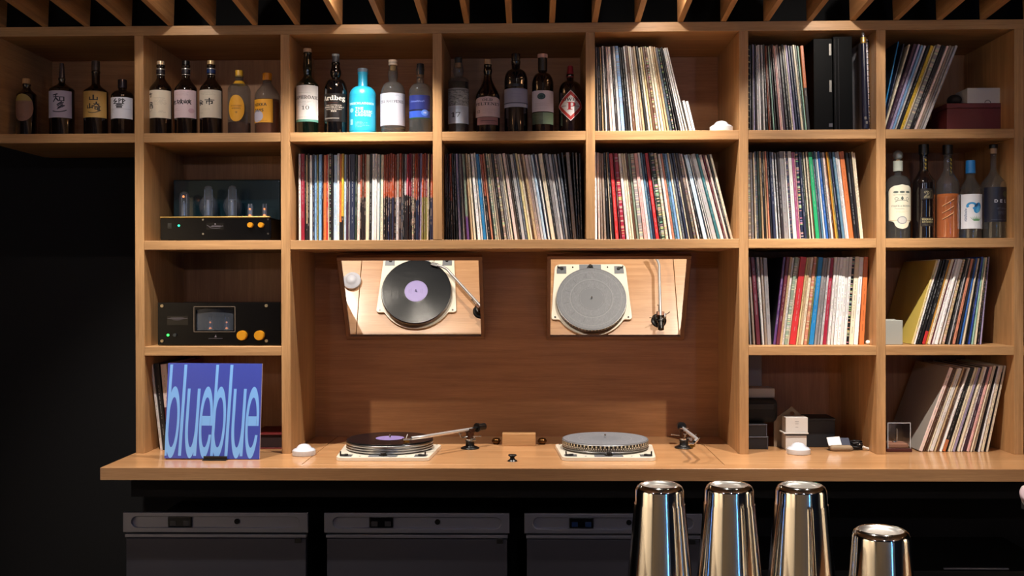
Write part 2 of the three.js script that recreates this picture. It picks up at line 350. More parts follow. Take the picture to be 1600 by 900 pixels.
// small things on the counter inside the niche
{
  const t = obj('oak_block', plank(0.122, 0.045, 0.05, -0.0535, COUNTER + 0.0225, -0.19), wood);
  tag(t, 'small plain oak block standing upright at the back of the niche', 'wood block');
  for (const [x, side] of [[-0.138, 'left'], [0.032, 'right']]) {
    const k = thing('brass_finial', `small dark brass knob on the counter to the ${side} of the oak block`, 'knob', [x, COUNTER, -0.213]);
    obj('foot', cyl(0.010, 0.012, 0.004), M(0x6a4b24, 0.35, 0.9), k);
    obj('cap', lathe([[0.011, 0.004], [0.0165, 0.008], [0.0170, 0.014], [0.012, 0.0215], [0, 0.024]], 24), M(0x5a3d1e, 0.22, 0.9), k);
  }
  const k = thing('spool_weight', 'black waisted knob fixed in the counter between the turntables', 'knob', [-0.071, COUNTER, 0.143]);
  obj('foot', lathe([[0, 0], [0.0165, 0], [0.0165, 0.0015], [0.009, 0.007], [0.007, 0.011]], 32), ink, k);
  obj('grip', lathe([[0.007, 0.011], [0.009, 0.015], [0.0135, 0.018], [0.0145, 0.020], [0.0125, 0.0225], [0, 0.023]], 32), ink, k);
}
function puck(x, y, z, label) {
  const t = thing('puck_light', label, 'puck light', [x, y, z]), white = M(0xcdcdd0, 0.4);
  obj('base', lathe([[0, 0], [0.0385, 0], [0.040, 0.002], [0.0402, 0.0165], [0.0395, 0.018]], 48), white, t);
  obj('dome', lathe([[0.0395, 0.018], [0.033, 0.0235], [0.026, 0.0255], [0.022, 0.0315], [0.016, 0.0365], [0.008, 0.039], [0, 0.0395]], 48), M(0xc9ccd8, 0.18, 0, { clearcoat: 0.6 }), t);
}
puck(-0.797, COUNTER, 0.030, 'round white domed puck on the counter left of the turntables');
puck(0.921, COUNTER, -0.012, 'round white domed puck in front of the stacked white boxes');
puck(0.661, S1, -0.045, 'round white domed puck on the top shelf right of the leaning records');

// ------------------------------------------------------------------ the blue record cover on display
{
  const cover = canvas(1024, 1024, (c, w) => {
    const bg = '#3a4ab2', fg = '#7ebaff';
    c.fillStyle = bg; c.fillRect(0, 0, w, w);
    const k = w / 630;                                               // units: the cover is 630 x 635
    c.setTransform(k, 0, 0, w / 635, 0, 0); c.transform(1, 0, -0.034, 1, 13.5, 0);
    const ell = (x, y, a, b, col) => { c.fillStyle = col; c.beginPath(); c.ellipse(x, y, a, b, 0, 0, 7); c.fill(); };
    const bar = (x, y0, y1, q) => { c.fillStyle = fg; c.fillRect(x, y0, q, y1 - y0); };
    const bowl = (x) => { ell(x, 394, 44, 238, fg); ell(x, 394, 28, 166, bg); };
    for (const o of [0, 308]) {
      bowl(46 + o); bar(2 + o, 10, 617, 19);
      bar(97 + o, 10, 617, 20);
      ell(174 + o, 395, 43, 237, fg); ell(174 + o, 395, 24, 165, bg); c.fillStyle = bg; c.fillRect(130 + o, 150, 90, 245);
      bar(131 + o, 170, 396, 19); bar(198 + o, 170, 617, 19);
      bowl(267 + o); bar(240 + o, 352, 416, 54); c.fillStyle = bg; c.fillRect(292 + o, 416, 24, 60);
    }
  });
  const t = thing('record_cover', 'blue record cover with tall pale blue lettering standing upright on the counter', 'record cover', [-1.0895, COUNTER + 0.003, 0.1225]);
  const g = new THREE.BoxGeometry(0.3235, 0.3225, 0.007).translate(0, 0.1612, -0.0035), edge = M(0xc9c6d8, 0.6), print = new THREE.MeshPhysicalMaterial({ map: cover, roughness: 0.32, clearcoat: 0.35, clearcoatRoughness: 0.2 });
  const m = new THREE.Mesh(g, [edge, edge, edge, edge, print, edge]); m.name = 'sleeve'; m.castShadow = m.receiveShadow = true; m.rotation.x = -0.10; m.rotation.z = -0.007; t.add(m);
  obj('stand', [box(0.08, 0.003, 0.05, 0.015, -0.0015, 0.0, 0.001), box(0.08, 0.012, 0.003, 0.015, 0.0045, 0.0095, 0.001), box(0.05, 0.20, 0.004, 0.015, 0.09, -0.055, 0.001).rotateX(0.05)], ink, t);
}

// ------------------------------------------------------------------ valve amplifiers
const gloss = M(0x040406, 0.2, 0, { specularIntensity: 0.5 }), gold = M(0xd8961f, 0.35, 0.45), brightGold = M(0xd9b870, 0.3, 0.9), tubeGlass = new THREE.MeshPhysicalMaterial({ color: 0xccd6e6, roughness: 0.03, transmission: 0.95, thickness: 0, ior: 1.5, clearcoat: 1, clearcoatRoughness: 0.02 });
const hot = glow(new THREE.Color(1, 0.24, 0.06), 3), led = (c) => glow(c, 5);
function valve(parent, x, y, z, profile, plateR, plateH, heat) {
  const v = obj('valve', lathe(profile, 28), tubeGlass, parent); v.position.set(x, y, z);
  const top = profile.at(-1)[1];
  obj('electrodes', [cyl(plateR, plateR * 0.85, plateH, 0, 0.014, 0, 12), cyl(plateR * 1.25, plateR * 1.25, 0.002, 0, 0.014 + plateH, 0, 16), ...[-1, 1].map((s) => cyl(0.0012, 0.0012, top * 0.82, s * plateR * 1.1, 0.008, 0, 8))], M(0xa6a8ae, 0.3, 0.6), v);
  obj('socket', [cyl(profile[0][0] * 1.05 + 0.002, profile[0][0] + 0.001, 0.010, 0, 0.0, 0, 24)], M(0x9a8d62, 0.4, 0.5), v);
  if (heat) obj('filament', heat.map(([hy, r]) => new THREE.SphereGeometry(r, 12, 8).translate(0, hy, plateR * 1.05)), hot, v);
  return v;
}
const STV = [[0.021, 0], [0.022, 0.012], [0.031, 0.030], [0.034, 0.050], [0.030, 0.068], [0.020, 0.080], [0.0165, 0.092], [0.016, 0.110], [0.012, 0.119], [0, 0.123]];
const RECT = [[0.015, 0], [0.018, 0.012], [0.0185, 0.08], [0.015, 0.095], [0.006, 0.101], [0, 0.102]];
const MINI = [[0.0095, 0], [0.0105, 0.004], [0.0105, 0.044], [0.008, 0.050], [0.002, 0.054], [0, 0.055]];
{
  const t = thing('valve_amplifier', 'black valve amplifier with five glass valves standing on its deck', 'amplifier', [-1.1325, S2, -0.06]);
  obj('chassis', box(0.40, 0.074, 0.27, 0, 0.043, -0.138, 0.004), gloss, t);
  obj('foot', [-1, 1].map((s) => cyl(0.012, 0.010, 0.006, s * 0.17, 0, -0.03, 16)), black, t);
  const plate = obj('faceplate', box(0.392, 0.078, 0.005, 0, 0.044, -0.0005, 0.001), gloss, t);
  obj('deck_edge', box(0.394, 0.0045, 0.012, 0, 0.0858, -0.001, 0.001), brightGold, t);
  obj('deck', box(0.394, 0.003, 0.262, 0, 0.0822, -0.138, 0.001), gloss, t);
  obj('transformer_cover', box(0.400, 0.152, 0.11, -0.008, 0.160, -0.214, 0.004), M(0x12303a, 0.22, 0.3, { clearcoat: 0.5 }), t);
  valve(t, -0.141, 0.0835, -0.085, RECT, 0.008, 0.045, [[0.083, 0.0042], [0.083, 0.0035]]);
  valve(t, -0.052, 0.0835, -0.085, STV, 0.0125, 0.055);
  valve(t, 0.036, 0.0835, -0.085, STV, 0.0125, 0.055);
  for (const x of [0.111, 0.164]) valve(t, x, 0.0835, -0.05, MINI, 0.0055, 0.022, [[0.010, 0.0052], [0.034, 0.0036]]);
  for (const x of [0.128, 0.166]) obj('knob', [rod(0.0095, 0.014, x, 0.0565, 0.009), rod(0.0085, 0.003, x, 0.0565, 0.017)], gold, t);
  for (const [x, y] of [[-0.043, 0.077], [0.19, 0.077], [-0.043, 0.026], [0.19, 0.026]]) obj('screw', rod(0.0035, 0.003, x, y, 0.0032, 14), chrome, plate);
  obj('power_led', new THREE.SphereGeometry(0.0036, 14, 10).translate(-0.130, 0.056, 0.003), led(new THREE.Color(0.02, 1, 0.42)), t);
  obj('switch', [box(0.014, 0.019, 0.004, -0.163, 0.055, 0.003, 0.001), box(0.008, 0.012, 0.006, -0.163, 0.057, 0.005, 0.001)], M(0x2b2a26, 0.4), t);
  const em = canvas(512, 192, (c, w, h) => {
    c.fillStyle = '#060608'; c.fillRect(0, 0, w, h); c.strokeStyle = '#8a8490'; c.fillStyle = '#9b95a0'; c.lineWidth = 4;
    c.beginPath(); c.moveTo(20, 60); c.quadraticCurveTo(120, 130, 230, 110); c.lineTo(490, 86); c.stroke(); c.beginPath(); c.moveTo(90, 120); c.quadraticCurveTo(180, 170, 400, 140); c.stroke();
    for (let i = 0; i < 9; i++) { c.beginPath(); c.moveTo(150 + i * 30, 104); c.quadraticCurveTo(166 + i * 30, 60, 176 + i * 30, 84); c.lineTo(172 + i * 30, 104); c.stroke(); } c.beginPath(); c.moveTo(240, 40); c.lineTo(256, 8); c.lineTo(274, 40); c.fill();
  });
  obj('emblem', new THREE.PlaneGeometry(0.064, 0.024).translate(0.0, 0.053, 0.0024), new THREE.MeshPhysicalMaterial({ map: em, roughness: 0.2 }), plate);
}
{
  const t = thing('preamplifier', 'black preamplifier with two gold knobs and a window showing two glowing valves', 'amplifier', [-1.1175, S3, -0.05]);
  const W = 0.437, H = 0.153;
  obj('chassis', [box(W - 0.02, H - 0.012, 0.006, 0, H / 2, -0.30, 0.001), box(W - 0.02, 0.004, 0.29, 0, 0.008, -0.15, 0.001), box(W - 0.02, 0.004, 0.29, 0, H - 0.004, -0.15, 0.001), ...[-1, 1].map((s) => box(0.004, H - 0.012, 0.29, s * (W / 2 - 0.012), H / 2, -0.15, 0.001))], gloss, t);
  const o = new THREE.Shape(); o.moveTo(-W / 2, 0.004); o.lineTo(W / 2, 0.004); o.lineTo(W / 2, H); o.lineTo(-W / 2, H); o.lineTo(-W / 2, 0.004);
  const win = new THREE.Path(); win.moveTo(-0.083, 0.0535); win.lineTo(0.052, 0.0535); win.lineTo(0.052, 0.128); win.quadraticCurveTo(-0.0155, 0.142, -0.083, 0.128); win.lineTo(-0.083, 0.0535); o.holes.push(win);
  const plate = obj('faceplate', new THREE.ExtrudeGeometry(o, { depth: 0.008, bevelEnabled: true, bevelThickness: 0.001, bevelSize: 0.001, bevelSegments: 1 }).translate(0, 0, -0.008), gloss, t);
  const line = M(0x85796f, 0.35, 0.7);
  obj('window_frame', [box(0.147, 0.0022, 0.002, -0.0155, 0.0495, 0.0018, 0), box(0.147, 0.0022, 0.002, -0.0155, 0.139, 0.0018, 0), box(0.0022, 0.0895, 0.002, -0.089, 0.0945, 0.0018, 0), box(0.0022, 0.0895, 0.002, 0.058, 0.0945, 0.0018, 0)], line, plate);
  obj('window_glass', box(0.137, 0.078, 0.0015, -0.0155, 0.093, -0.009, 0), tubeGlass, plate);
  for (const x of [-0.041, 0.018]) valve(t, x, 0.048, -0.035, MINI, 0.0055, 0.022, [[0.012, 0.005], [0.034, 0.0035]]);
  obj('valve_shelf', box(0.15, 0.004, 0.06, -0.0155, 0.045, -0.045, 0), gloss, t);
  for (const x of [0.0855, 0.1475]) obj('knob', [rod(0.0172, 0.018, x, 0.037, 0.011, 40), rod(0.0155, 0.002, x, 0.037, 0.0208, 40)], gold, t);
  for (const [x, y] of [[-0.203, 0.142], [0.170, 0.142], [-0.203, 0.017], [0.170, 0.017]]) obj('screw', rod(0.0055, 0.005, x, y, 0.003, 18), M(0xb9a98a, 0.3, 0.9), plate);
  obj('power_led', new THREE.SphereGeometry(0.0042, 14, 10).translate(-0.182, 0.038, 0.003), led(new THREE.Color(0.03, 1, 0.08)), t);
  obj('switch', rod(0.006, 0.008, -0.157, 0.038, 0.004), M(0x3d4346, 0.3, 0.6), t);
  const em = canvas(512, 256, (c, w, h) => {
    c.fillStyle = '#060608'; c.fillRect(0, 0, w, h); c.strokeStyle = c.fillStyle = '#6d6670'; c.lineWidth = 5;
    c.beginPath(); c.moveTo(10, 70); c.lineTo(500, 70); c.stroke(); for (let i = 0; i < 10; i++) { c.beginPath(); c.moveTo(90 + i * 32, 62); c.quadraticCurveTo(108 + i * 32, 20, 116 + i * 32, 44); c.stroke(); } c.lineWidth = 2;
    for (let i = 0; i < 6; i++) { c.beginPath(); c.moveTo(60 + i * 20, 76 + i * 9); c.lineTo(440 - i * 24, 76 + i * 9); c.stroke(); }
  });
  obj('emblem', new THREE.PlaneGeometry(0.075, 0.032).translate(-0.148, 0.090, 0.0015), new THREE.MeshPhysicalMaterial({ map: em, roughness: 0.2 }), plate);
  const tri = new THREE.Shape(); tri.moveTo(-0.004, 0); tri.lineTo(0.004, 0); tri.lineTo(0.001, 0.010);
  obj('badge', [new THREE.ShapeGeometry(tri).translate(-0.012, 0.030, 0.0015), new THREE.PlaneGeometry(0.05, 0.001).translate(-0.012, 0.026, 0.0015)], M(0x77717c, 0.4, 0.6), plate);
}

// ------------------------------------------------------------------ fridges under the counter
const brushed = M(0x8c8d9c, 0.38, 0.6), fridgeDoor = M(0x42424e, 0.5, 0.3);
[[-1.352, -0.743, 'leftmost undercounter fridge with a dark steel door'], [-0.686, -0.081, 'middle undercounter fridge with a dark steel door'], [-0.029, 0.546, 'undercounter fridge with a dark steel door partly behind the first metal tin']].forEach(([xl, xr, label], i) => {
  const w = xr - xl, x = (xl + xr) / 2, t = thing('undercounter_fridge', label, 'fridge', [x, 0, 0.20], 0);
  obj('cabinet', box(w - 0.02, 0.69, 0.50, 0, 0.355, -0.25, 0.003), M(0x0c0c0e, 0.5, 0.3), t);
  const s = new THREE.Shape(); s.moveTo(-w / 2, 0); s.lineTo(w / 2, 0); s.lineTo(w / 2, 0.062); s.lineTo(-w / 2, 0.062); s.lineTo(-w / 2, 0);
  const h = new THREE.Path(); h.moveTo(-w / 2 + 0.045, 0.012); h.lineTo(w / 2 - 0.045, 0.012); h.absarc(w / 2 - 0.045, 0.032, 0.020, -Math.PI / 2, Math.PI / 2, false); h.lineTo(-w / 2 + 0.045, 0.052); h.absarc(-w / 2 + 0.045, 0.032, 0.020, Math.PI / 2, Math.PI * 1.5, false); s.holes.push(h);
  const panel = obj('control_panel', new THREE.ExtrudeGeometry(s, { depth: 0.012, bevelEnabled: true, bevelThickness: 0.0015, bevelSize: 0.0015, bevelSegments: 2, curveSegments: 16 }).translate(0, 0.709, 0.008), brushed, t);
  obj('recess', box(w - 0.04, 0.048, 0.003, 0, 0.741, 0.006, 0), brushed, panel);
  obj('display', [box(0.080, 0.037, 0.010, -w / 2 + 0.185, 0.741, 0.010, 0.004)], M(0x0a0a10, 0.2, 0, { clearcoat: 0.6 }), panel);
  for (const q of [-1, 1]) obj('display_button', box(0.020, 0.016, 0.003, -w / 2 + 0.185 + q * 0.022, 0.736, 0.0155, 0.001), M(i === 2 ? 0x1a3060 : 0x3a3a40, 0.3), panel);
  obj('lock', rod(0.009, 0.006, w / 2 - 0.235, 0.742, 0.010), M(0x1a1a1c, 0.3, 0.5), panel);
  obj('door_lip', box(w - 0.008, 0.011, 0.022, 0, 0.696, 0.010, 0.002), brushed, t);
  obj('door', box(w - 0.012, 0.57, 0.028, 0, 0.402, 0.002, 0.003), fridgeDoor, t);
  obj('hinge', box(0.020, 0.016, 0.020, w / 2 - 0.03, 0.683, 0.018, 0.002), M(0x141416, 0.4), t);
  obj('plinth', box(w - 0.02, 0.10, 0.42, 0, 0.05, -0.26, 0.002), black, t);
});
// faint steel edge of the low unit to the right of the fridges
{
  const t = thing('work_station', 'low black bar station with a thin steel front rail, right of the fridges', 'bar station', [1.17, 0, 0.0]);
  obj('cabinet', box(1.12, 0.585, 0.44, 0, 0.2925, -0.02, 0.004), M(0x09090b, 0.6), t);
  obj('rail', box(0.21, 0.006, 0.008, 0.27, 0.592, 0.20, 0.002), brushed, t);
}

// ------------------------------------------------------------------ the bar in front and the metal tins on it
{
  const t = thing('bar_counter', 'dark wooden bar counter in front that the metal tins stand on', 'bar', [0.3, 0, 2.46]);
  obj('top', plank(3.6, 0.05, 0.52, 0, 1.075, 0), M(0x7d5230, 0.3), t);
  obj('front', box(3.6, 1.05, 0.04, 0, 0.525, 0.18, 0), black, t);
}
const tinMetal = new THREE.MeshPhysicalMaterial({ color: 0xe2e0dc, roughness: 0.08, metalness: 1 });
function tin(x, z, rTop, rRim, h, label) {
  const t = thing('cocktail_tin', label, 'shaker tin', [x, 1.10, z]);
  obj('body', lathe([[rRim - 0.002, 0.002], [rRim, 0.0005], [rRim + 0.0012, 0.002], [rRim, 0.0045], [rTop + (rRim - rTop) * 0.14, h - 0.024], [rTop + 0.0012, h - 0.0235], [rTop + 0.0004, h - 0.008], [rTop - 0.0016, h - 0.003], [rTop - 0.005, h - 0.0004], [rTop - 0.007, h - 0.0009]], 96), tinMetal, t);
  obj('base', lathe([[rTop - 0.007, h - 0.0009], [rTop - 0.009, h - 0.0016], [rTop - 0.011, h - 0.003], [rTop - 0.016, h - 0.0038], [0, h - 0.0040]], 96), M(0xe2e0dc, 0.3, 1), t);
  obj('inside', lathe([[rRim - 0.002, 0.002], [rTop - 0.003, h - 0.012], [0, h - 0.012]], 64), M(0x55524f, 0.3, 1), t);
}
tin(0.155, 2.26, 0.0291, 0.0445, 0.1775, 'tall upturned metal cocktail tin, leftmost on the bar');
tin(0.2405, 2.26, 0.0290, 0.0445, 0.1778, 'tall upturned metal cocktail tin, second from the left on the bar');
tin(0.3285, 2.26, 0.0299, 0.0452, 0.1775, 'tall upturned metal cocktail tin next to the short tin');
tin(0.376, 2.405, 0.0298, 0.040, 0.158, 'short upturned metal cocktail tin, rightmost on the bar');
{ // pale cloth bundle at the very right edge of the picture, on a dark stand
  const t = thing('bar_cloth', 'crumpled pale pink and teal cloth at the right edge below the counter', 'cloth', [1.466, 0.862, 0.55]);
  const g = new THREE.IcosahedronGeometry(0.052, 24), p = g.attributes.position, n = noise2(77, 9, 9), col = new Float32Array(p.count * 3), pal = [[0.55, 0.42, 0.46], [0.16, 0.28, 0.30], [0.50, 0.44, 0.44], [0.42, 0.34, 0.36]];
  for (let i = 0; i < p.count; i++) {
    const x = p.getX(i), y = p.getY(i), z = p.getZ(i), f = 1 + 0.35 * (n(x * 40 + 9, y * 40 + z * 30 + 9) - 0.5) + 0.12 * (n(x * 110, y * 110 + z * 90) - 0.5);
    p.setXYZ(i, x * f * 0.9, Math.max(y * f, -0.042) + 0.042, z * f * 0.9);
    const k = n(x * 30 + 3, y * 34 + z * 25 + 5), c = pal[k < 0.35 ? 1 : k < 0.55 ? 0 : k < 0.75 ? 2 : 3]; c.forEach((v, j) => { col[i * 3 + j] = v; });
  }
  g.computeVertexNormals(); g.setAttribute('color', new THREE.BufferAttribute(col, 3));
  obj('cloth', g, new THREE.MeshPhysicalMaterial({ vertexColors: true, roughness: 0.9 }), t);
  const s = obj('stand', [box(0.26, 0.02, 0.22, 1.60, 0.852, 0.55), cyl(0.02, 0.02, 0.842, 1.62, 0, 0.55)], black); tag(s, 'small black stand under the pale cloth', 'stand');
}

// ------------------------------------------------------------------ loose things in the right-hand compartments
const card = (name, label, cat, w, h, d, x, y, z, m, ry = 0) => { const o = obj(name, box(w, h, d, 0, h / 2, 0, 0.0015), m); o.position.set(x, y, z); o.rotation.y = ry; return tag(o, label, cat); };
{
  const z = -0.17;
  const rb = thing('red_box', 'dark red wooden box on the top right shelf under the small white box', 'box', [1.587, S1, z]);
  obj('box_body', plank(0.236, 0.088, 0.14, 0, 0.044, 0), M(0x5e1f22, 0.5), rb); obj('lid', plank(0.238, 0.017, 0.142, 0, 0.0975, 0), M(0x64262a, 0.5), rb);
  const wb = card('tissue_box', 'small pale grey box lying on the dark red box', 'box', 0.139, 0.055, 0.10, 1.612, S1 + 0.106, -0.155, M(0xb9babd, 0.6));
  obj('finger_slot', new THREE.TorusGeometry(0.010, 0.0012, 8, 24, Math.PI).translate(0.002, 0.001, 0.0505), M(0x55555a, 0.6), wb);
  const bp = thing('black_pouch', 'small black pouch on the dark red box beside the pale grey box', 'pouch', [1.515, S1 + 0.106, -0.15]);
  obj('pouch', new THREE.SphereGeometry(1, 24, 16).scale(0.024, 0.020, 0.03).translate(0, 0.019, 0), M(0x0e0d10, 0.7), bp);
  const gb = card('grey_card_box', 'small grey card box standing left of the yellow record cover', 'box', 0.078, 0.086, 0.09, 1.263, S3, -0.115, M(0x9fa09a, 0.6), 0.0);
  obj('lid_fold', box(0.05, 0.006, 0.004, -0.008, 0.087, 0.03, 0.001), M(0xa7a8a2, 0.6), gb);
  const ball = thing('white_ball', 'tiny white ball on the shelf right of the orange record', 'ball', [1.1815, S3, -0.075]);
  obj('ball', new THREE.SphereGeometry(0.008, 20, 14).translate(0, 0.008, 0), M(0xf2efe6, 0.4), ball);
  obj('cord', tube([[0.006, 0.004, 0], [0.02, 0.003, 0.004], [0.034, 0.004, -0.004]], 0.0022, 16, 6), M(0xd8cdb8, 0.6), ball);
  // clear acrylic case with a record-cleaning gadget
  const ac = thing('acrylic_case', 'clear acrylic case with a small metal part on a dark red base', 'display case', [1.283, COUNTER, -0.09]);
  obj('base', box(0.088, 0.012, 0.085, 0, 0.006, 0, 0.002), M(0x4a1b18, 0.5), ac);
  const cl = new THREE.MeshPhysicalMaterial({ color: 0xf6f8fb, roughness: 0.05, transmission: 1, thickness: 0 });
  obj('case', [box(0.080, 0.002, 0.076, 0, 0.101, 0, 0), ...[-1, 1].map((s) => box(0.002, 0.088, 0.076, s * 0.039, 0.056, 0, 0)), ...[-1, 1].map((s) => box(0.080, 0.088, 0.002, 0, 0.056, s * 0.037, 0))], cl, ac);
  obj('case_edge', [...[-1, 1].map((s) => box(0.0022, 0.090, 0.0022, s * 0.039, 0.056, 0.037, 0)), box(0.080, 0.0022, 0.0022, 0, 0.1015, 0.037, 0)], M(0xc8ccd2, 0.3), ac);
  obj('gadget', [cyl(0.012, 0.012, 0.010, -0.005, 0.013, 0.005), cyl(0.003, 0.003, 0.055, 0.003, 0.022, 0.005, 12), new THREE.SphereGeometry(0.007, 16, 10).translate(-0.006, 0.03, 0.008)], chrome, ac);
  obj('cushion', box(0.070, 0.016, 0.06, 0, 0.020, 0.0, 0.004), M(0xb07a60, 0.8), ac);
}
{ // the low compartment with odds and ends
  const g = 'black cases stacked in the low compartment';
  const dark = M(0x0d0d11, 0.45), greyEdge = M(0x4a4a52, 0.4, 0.5);
  const black1 = (y, h, w, x, z, label) => { const o = thing('black_case', label, 'case', [x, y, z], 0, g); obj('case_body', box(w, h, 0.2, 0, h / 2, -0.1, 0.003), dark, o); obj('case_rim', [box(w + 0.002, 0.004, 0.004, 0, h - 0.002, 0.001, 0.001), box(0.004, h, 0.004, w / 2 - 0.002, h / 2, 0.001, 0.001)], greyEdge, o); };
  black1(COUNTER, 0.046, 0.092, 0.790, -0.10, 'lower black case with a grey rim beside the oak upright');
  black1(COUNTER + 0.046, 0.044, 0.088, 0.788, -0.10, 'upper black case with a grey rim under the black bag');
  const bag = thing('black_bag', 'black soft bag on the stacked black cases', 'bag', [0.815, COUNTER + 0.090, -0.19]);
  obj('bag_body', new RoundedBoxGeometry(0.130, 0.088, 0.12, 4, 0.022).translate(0, 0.044, 0), M(0x0b0b0e, 0.8), bag); obj('bag_flap', box(0.10, 0.02, 0.004, 0, 0.06, 0.061, 0.002), M(0x121216, 0.7), bag);
  card('grey_packet', 'small grey packet lying on the black bag', 'packet', 0.098, 0.034, 0.09, 0.823, COUNTER + 0.178, -0.20, M(0x8f8c8e, 0.7), 0.03);
  card('pale_carton', 'tall pale carton at the back behind the black bag', 'carton', 0.115, 0.330, 0.055, 0.806, COUNTER, -0.345, M(0x77757f, 0.7));
  const tent = new THREE.Shape(); tent.moveTo(-0.062, 0); tent.lineTo(0.048, 0); tent.lineTo(0.048, 0.106); tent.lineTo(0.002, 0.146); tent.lineTo(-0.062, 0.100); tent.lineTo(-0.062, 0);
  const th = new THREE.Path(); th.absarc(0.004, 0.120, 0.008, 0, Math.PI * 2, false); tent.holes.push(th);
  const tb = thing('card_tent', 'brown folded card hanger behind the white boxes', 'card hanger', [0.933, COUNTER, -0.165]);
  obj('card', new THREE.ExtrudeGeometry(tent, { depth: 0.006, bevelEnabled: false }), M(0x8a7762, 0.8), tb);
  const white = M(0xd6d2ce, 0.55);
  const b1 = thing('white_box', 'lower small white box behind the round puck', 'box', [0.932, COUNTER, -0.115], 0, 'white boxes behind the puck');
  obj('box_body', box(0.074, 0.052, 0.06, 0, 0.026, 0, 0.001), white, b1); obj('dark_band', box(0.076, 0.006, 0.061, 0.004, 0.055, 0, 0.001), ink, b1);
  const b2 = thing('white_box', 'upper small white box with faint print behind the round puck', 'box', [0.934, COUNTER + 0.058, -0.113], 0, 'white boxes behind the puck');
  obj('box_body', box(0.078, 0.053, 0.058, 0, 0.0315, 0, 0.001), white, b2); obj('lid_edge', box(0.088, 0.005, 0.066, -0.004, 0.0025, 0.002, 0.001), white, b2);
  obj('print', [0.044, 0.036, 0.024].map((y, k) => new THREE.PlaneGeometry([0.014, 0.012, 0.010][k], 0.0018).translate(0, y, 0.0295)), M(0xa39e9c, 0.7), b2);
  const db = thing('black_box', 'dark blue-black box right of the white boxes', 'box', [1.032, COUNTER, -0.20]);
  obj('box_body', box(0.112, 0.098, 0.11, 0, 0.049, 0, 0.004), M(0x101319, 0.6), db); obj('lid', box(0.114, 0.010, 0.112, 0, 0.101, 0, 0.003), M(0x161a22, 0.6), db);
  const po = thing('beige_pouch', 'flat beige pouch with a white card on it at the counter edge', 'pouch', [1.078, COUNTER, -0.08]);
  obj('pouch', new RoundedBoxGeometry(0.078, 0.020, 0.05, 4, 0.0095).translate(0.008, 0.010, 0), M(0x8a765e, 0.8), po);
  obj('white_card', box(0.046, 0.003, 0.034, 0, 0, 0, 0.001).rotateX(0.9).rotateZ(0.08).translate(-0.012, 0.032, -0.006), M(0xdfe1e8, 0.4), po);
  obj('card_sleeve', box(0.034, 0.005, 0.034, 0, 0, 0, 0.001).rotateX(0.8).translate(0.026, 0.029, -0.008), M(0x1c2644, 0.5), po);
  const cb = thing('cable', 'coiled black cable with a white plug on the counter', 'cable', [1.145, COUNTER, -0.10]);
  const pts = []; for (let i = 0; i <= 60; i++) { const a = i * 0.42; pts.push([Math.cos(a) * (0.020 + 0.004 * Math.sin(i * 1.3)), 0.004 + i * 0.00042, Math.sin(a) * (0.018 + 0.003 * Math.cos(i))]); }
  obj('wire', tube(pts, 0.0032, 160, 7), M(0x101014, 0.5), cb); obj('plug', [cyl(0.004, 0.0045, 0.028).rotateZ(-1.9).translate(0.020, 0.013, 0.02), tube([[0.012, 0.02, 0.016], [0.004, 0.026, 0.012], [-0.008, 0.022, 0.012]], 0.002, 12, 6)], M(0xdad6d0, 0.5), cb);
}
{ // behind the blue cover: a stack of slim red and black boxes on the right
  const t = thing('red_book', 'dark red book lying flat behind the blue record cover', 'book', [-0.955, COUNTER, -0.20]);
  obj('cover', [box(0.13, 0.004, 0.2, 0, 0.002, 0), box(0.13, 0.004, 0.2, 0, 0.052, 0), box(0.004, 0.052, 0.2, -0.063, 0.026, 0)], M(0x6a1518, 0.5), t); obj('pages', box(0.122, 0.045, 0.19, 0.001, 0.0275, 0), M(0x2a1517, 0.8), t);
}

// ------------------------------------------------------------------ records
// colour words: [sRGB, how a label says it]
const C = {
  white: ['#e9e6e6', 'white'], offwhite: ['#d8d4d2', 'off-white'], cream: ['#e3d6bd', 'cream'], tan: ['#b59a78', 'tan'], taupe: ['#8d7c70', 'taupe'], brown: ['#5b3b2a', 'brown'], dark: ['#241c20', 'dark'],
  black: ['#100f13', 'black'], grey: ['#8b8789', 'grey'], paler: ['#b4b1b4', 'light grey'], slate: ['#4a5260', 'slate grey'], navy: ['#1c2440', 'navy'], blue: ['#2c62b4', 'blue'], royal: ['#2f4fb0', 'royal blue'],
  sky: ['#7fa9d8', 'sky blue'], pale: ['#b9d0e6', 'pale blue'], steel: ['#4f7590', 'steel blue'], teal: ['#2c6770', 'teal'], azure: ['#1f78b2', 'bright blue'], mint: ['#a8d6c2', 'mint'], green: ['#179a62', 'bright green'],
  forest: ['#2a3a2e', 'dark green'], sage: ['#7f8f7e', 'sage green'], olive: ['#77713c', 'olive'], yellow: ['#d9b43a', 'yellow'], straw: ['#d8c692', 'straw yellow'], gold: ['#d79a3a', 'golden orange'],
  orange: ['#d0713a', 'orange'], rust: ['#9c3f1d', 'rust orange'], salmon: ['#c27f66', 'salmon'], red: ['#bf2a2c', 'red'], crimson: ['#a51f3a', 'crimson'], maroon: ['#5e1f2c', 'maroon'], plum: ['#3b2238', 'plum'],
  purple: ['#5b3a72', 'purple'], lavender: ['#a79cc0', 'lavender'], magenta: ['#93456f', 'magenta'], pink: ['#dba9a6', 'pink'], blush: ['#e6cfc8', 'blush pink'],
};
const lin = (hex) => { const c = new THREE.Color(hex); return [c.r, c.g, c.b]; };
const ORD = ['first', 'second', 'third', 'fourth', 'fifth', 'sixth', 'seventh', 'eighth', 'ninth', 'tenth', 'eleventh', 'twelfth', 'thirteenth', 'fourteenth', 'fifteenth', 'sixteenth', 'seventeenth', 'eighteenth', 'nineteenth'];
const TENS = { 2: 'twent', 3: 'thirt', 4: 'fort', 5: 'fift' };
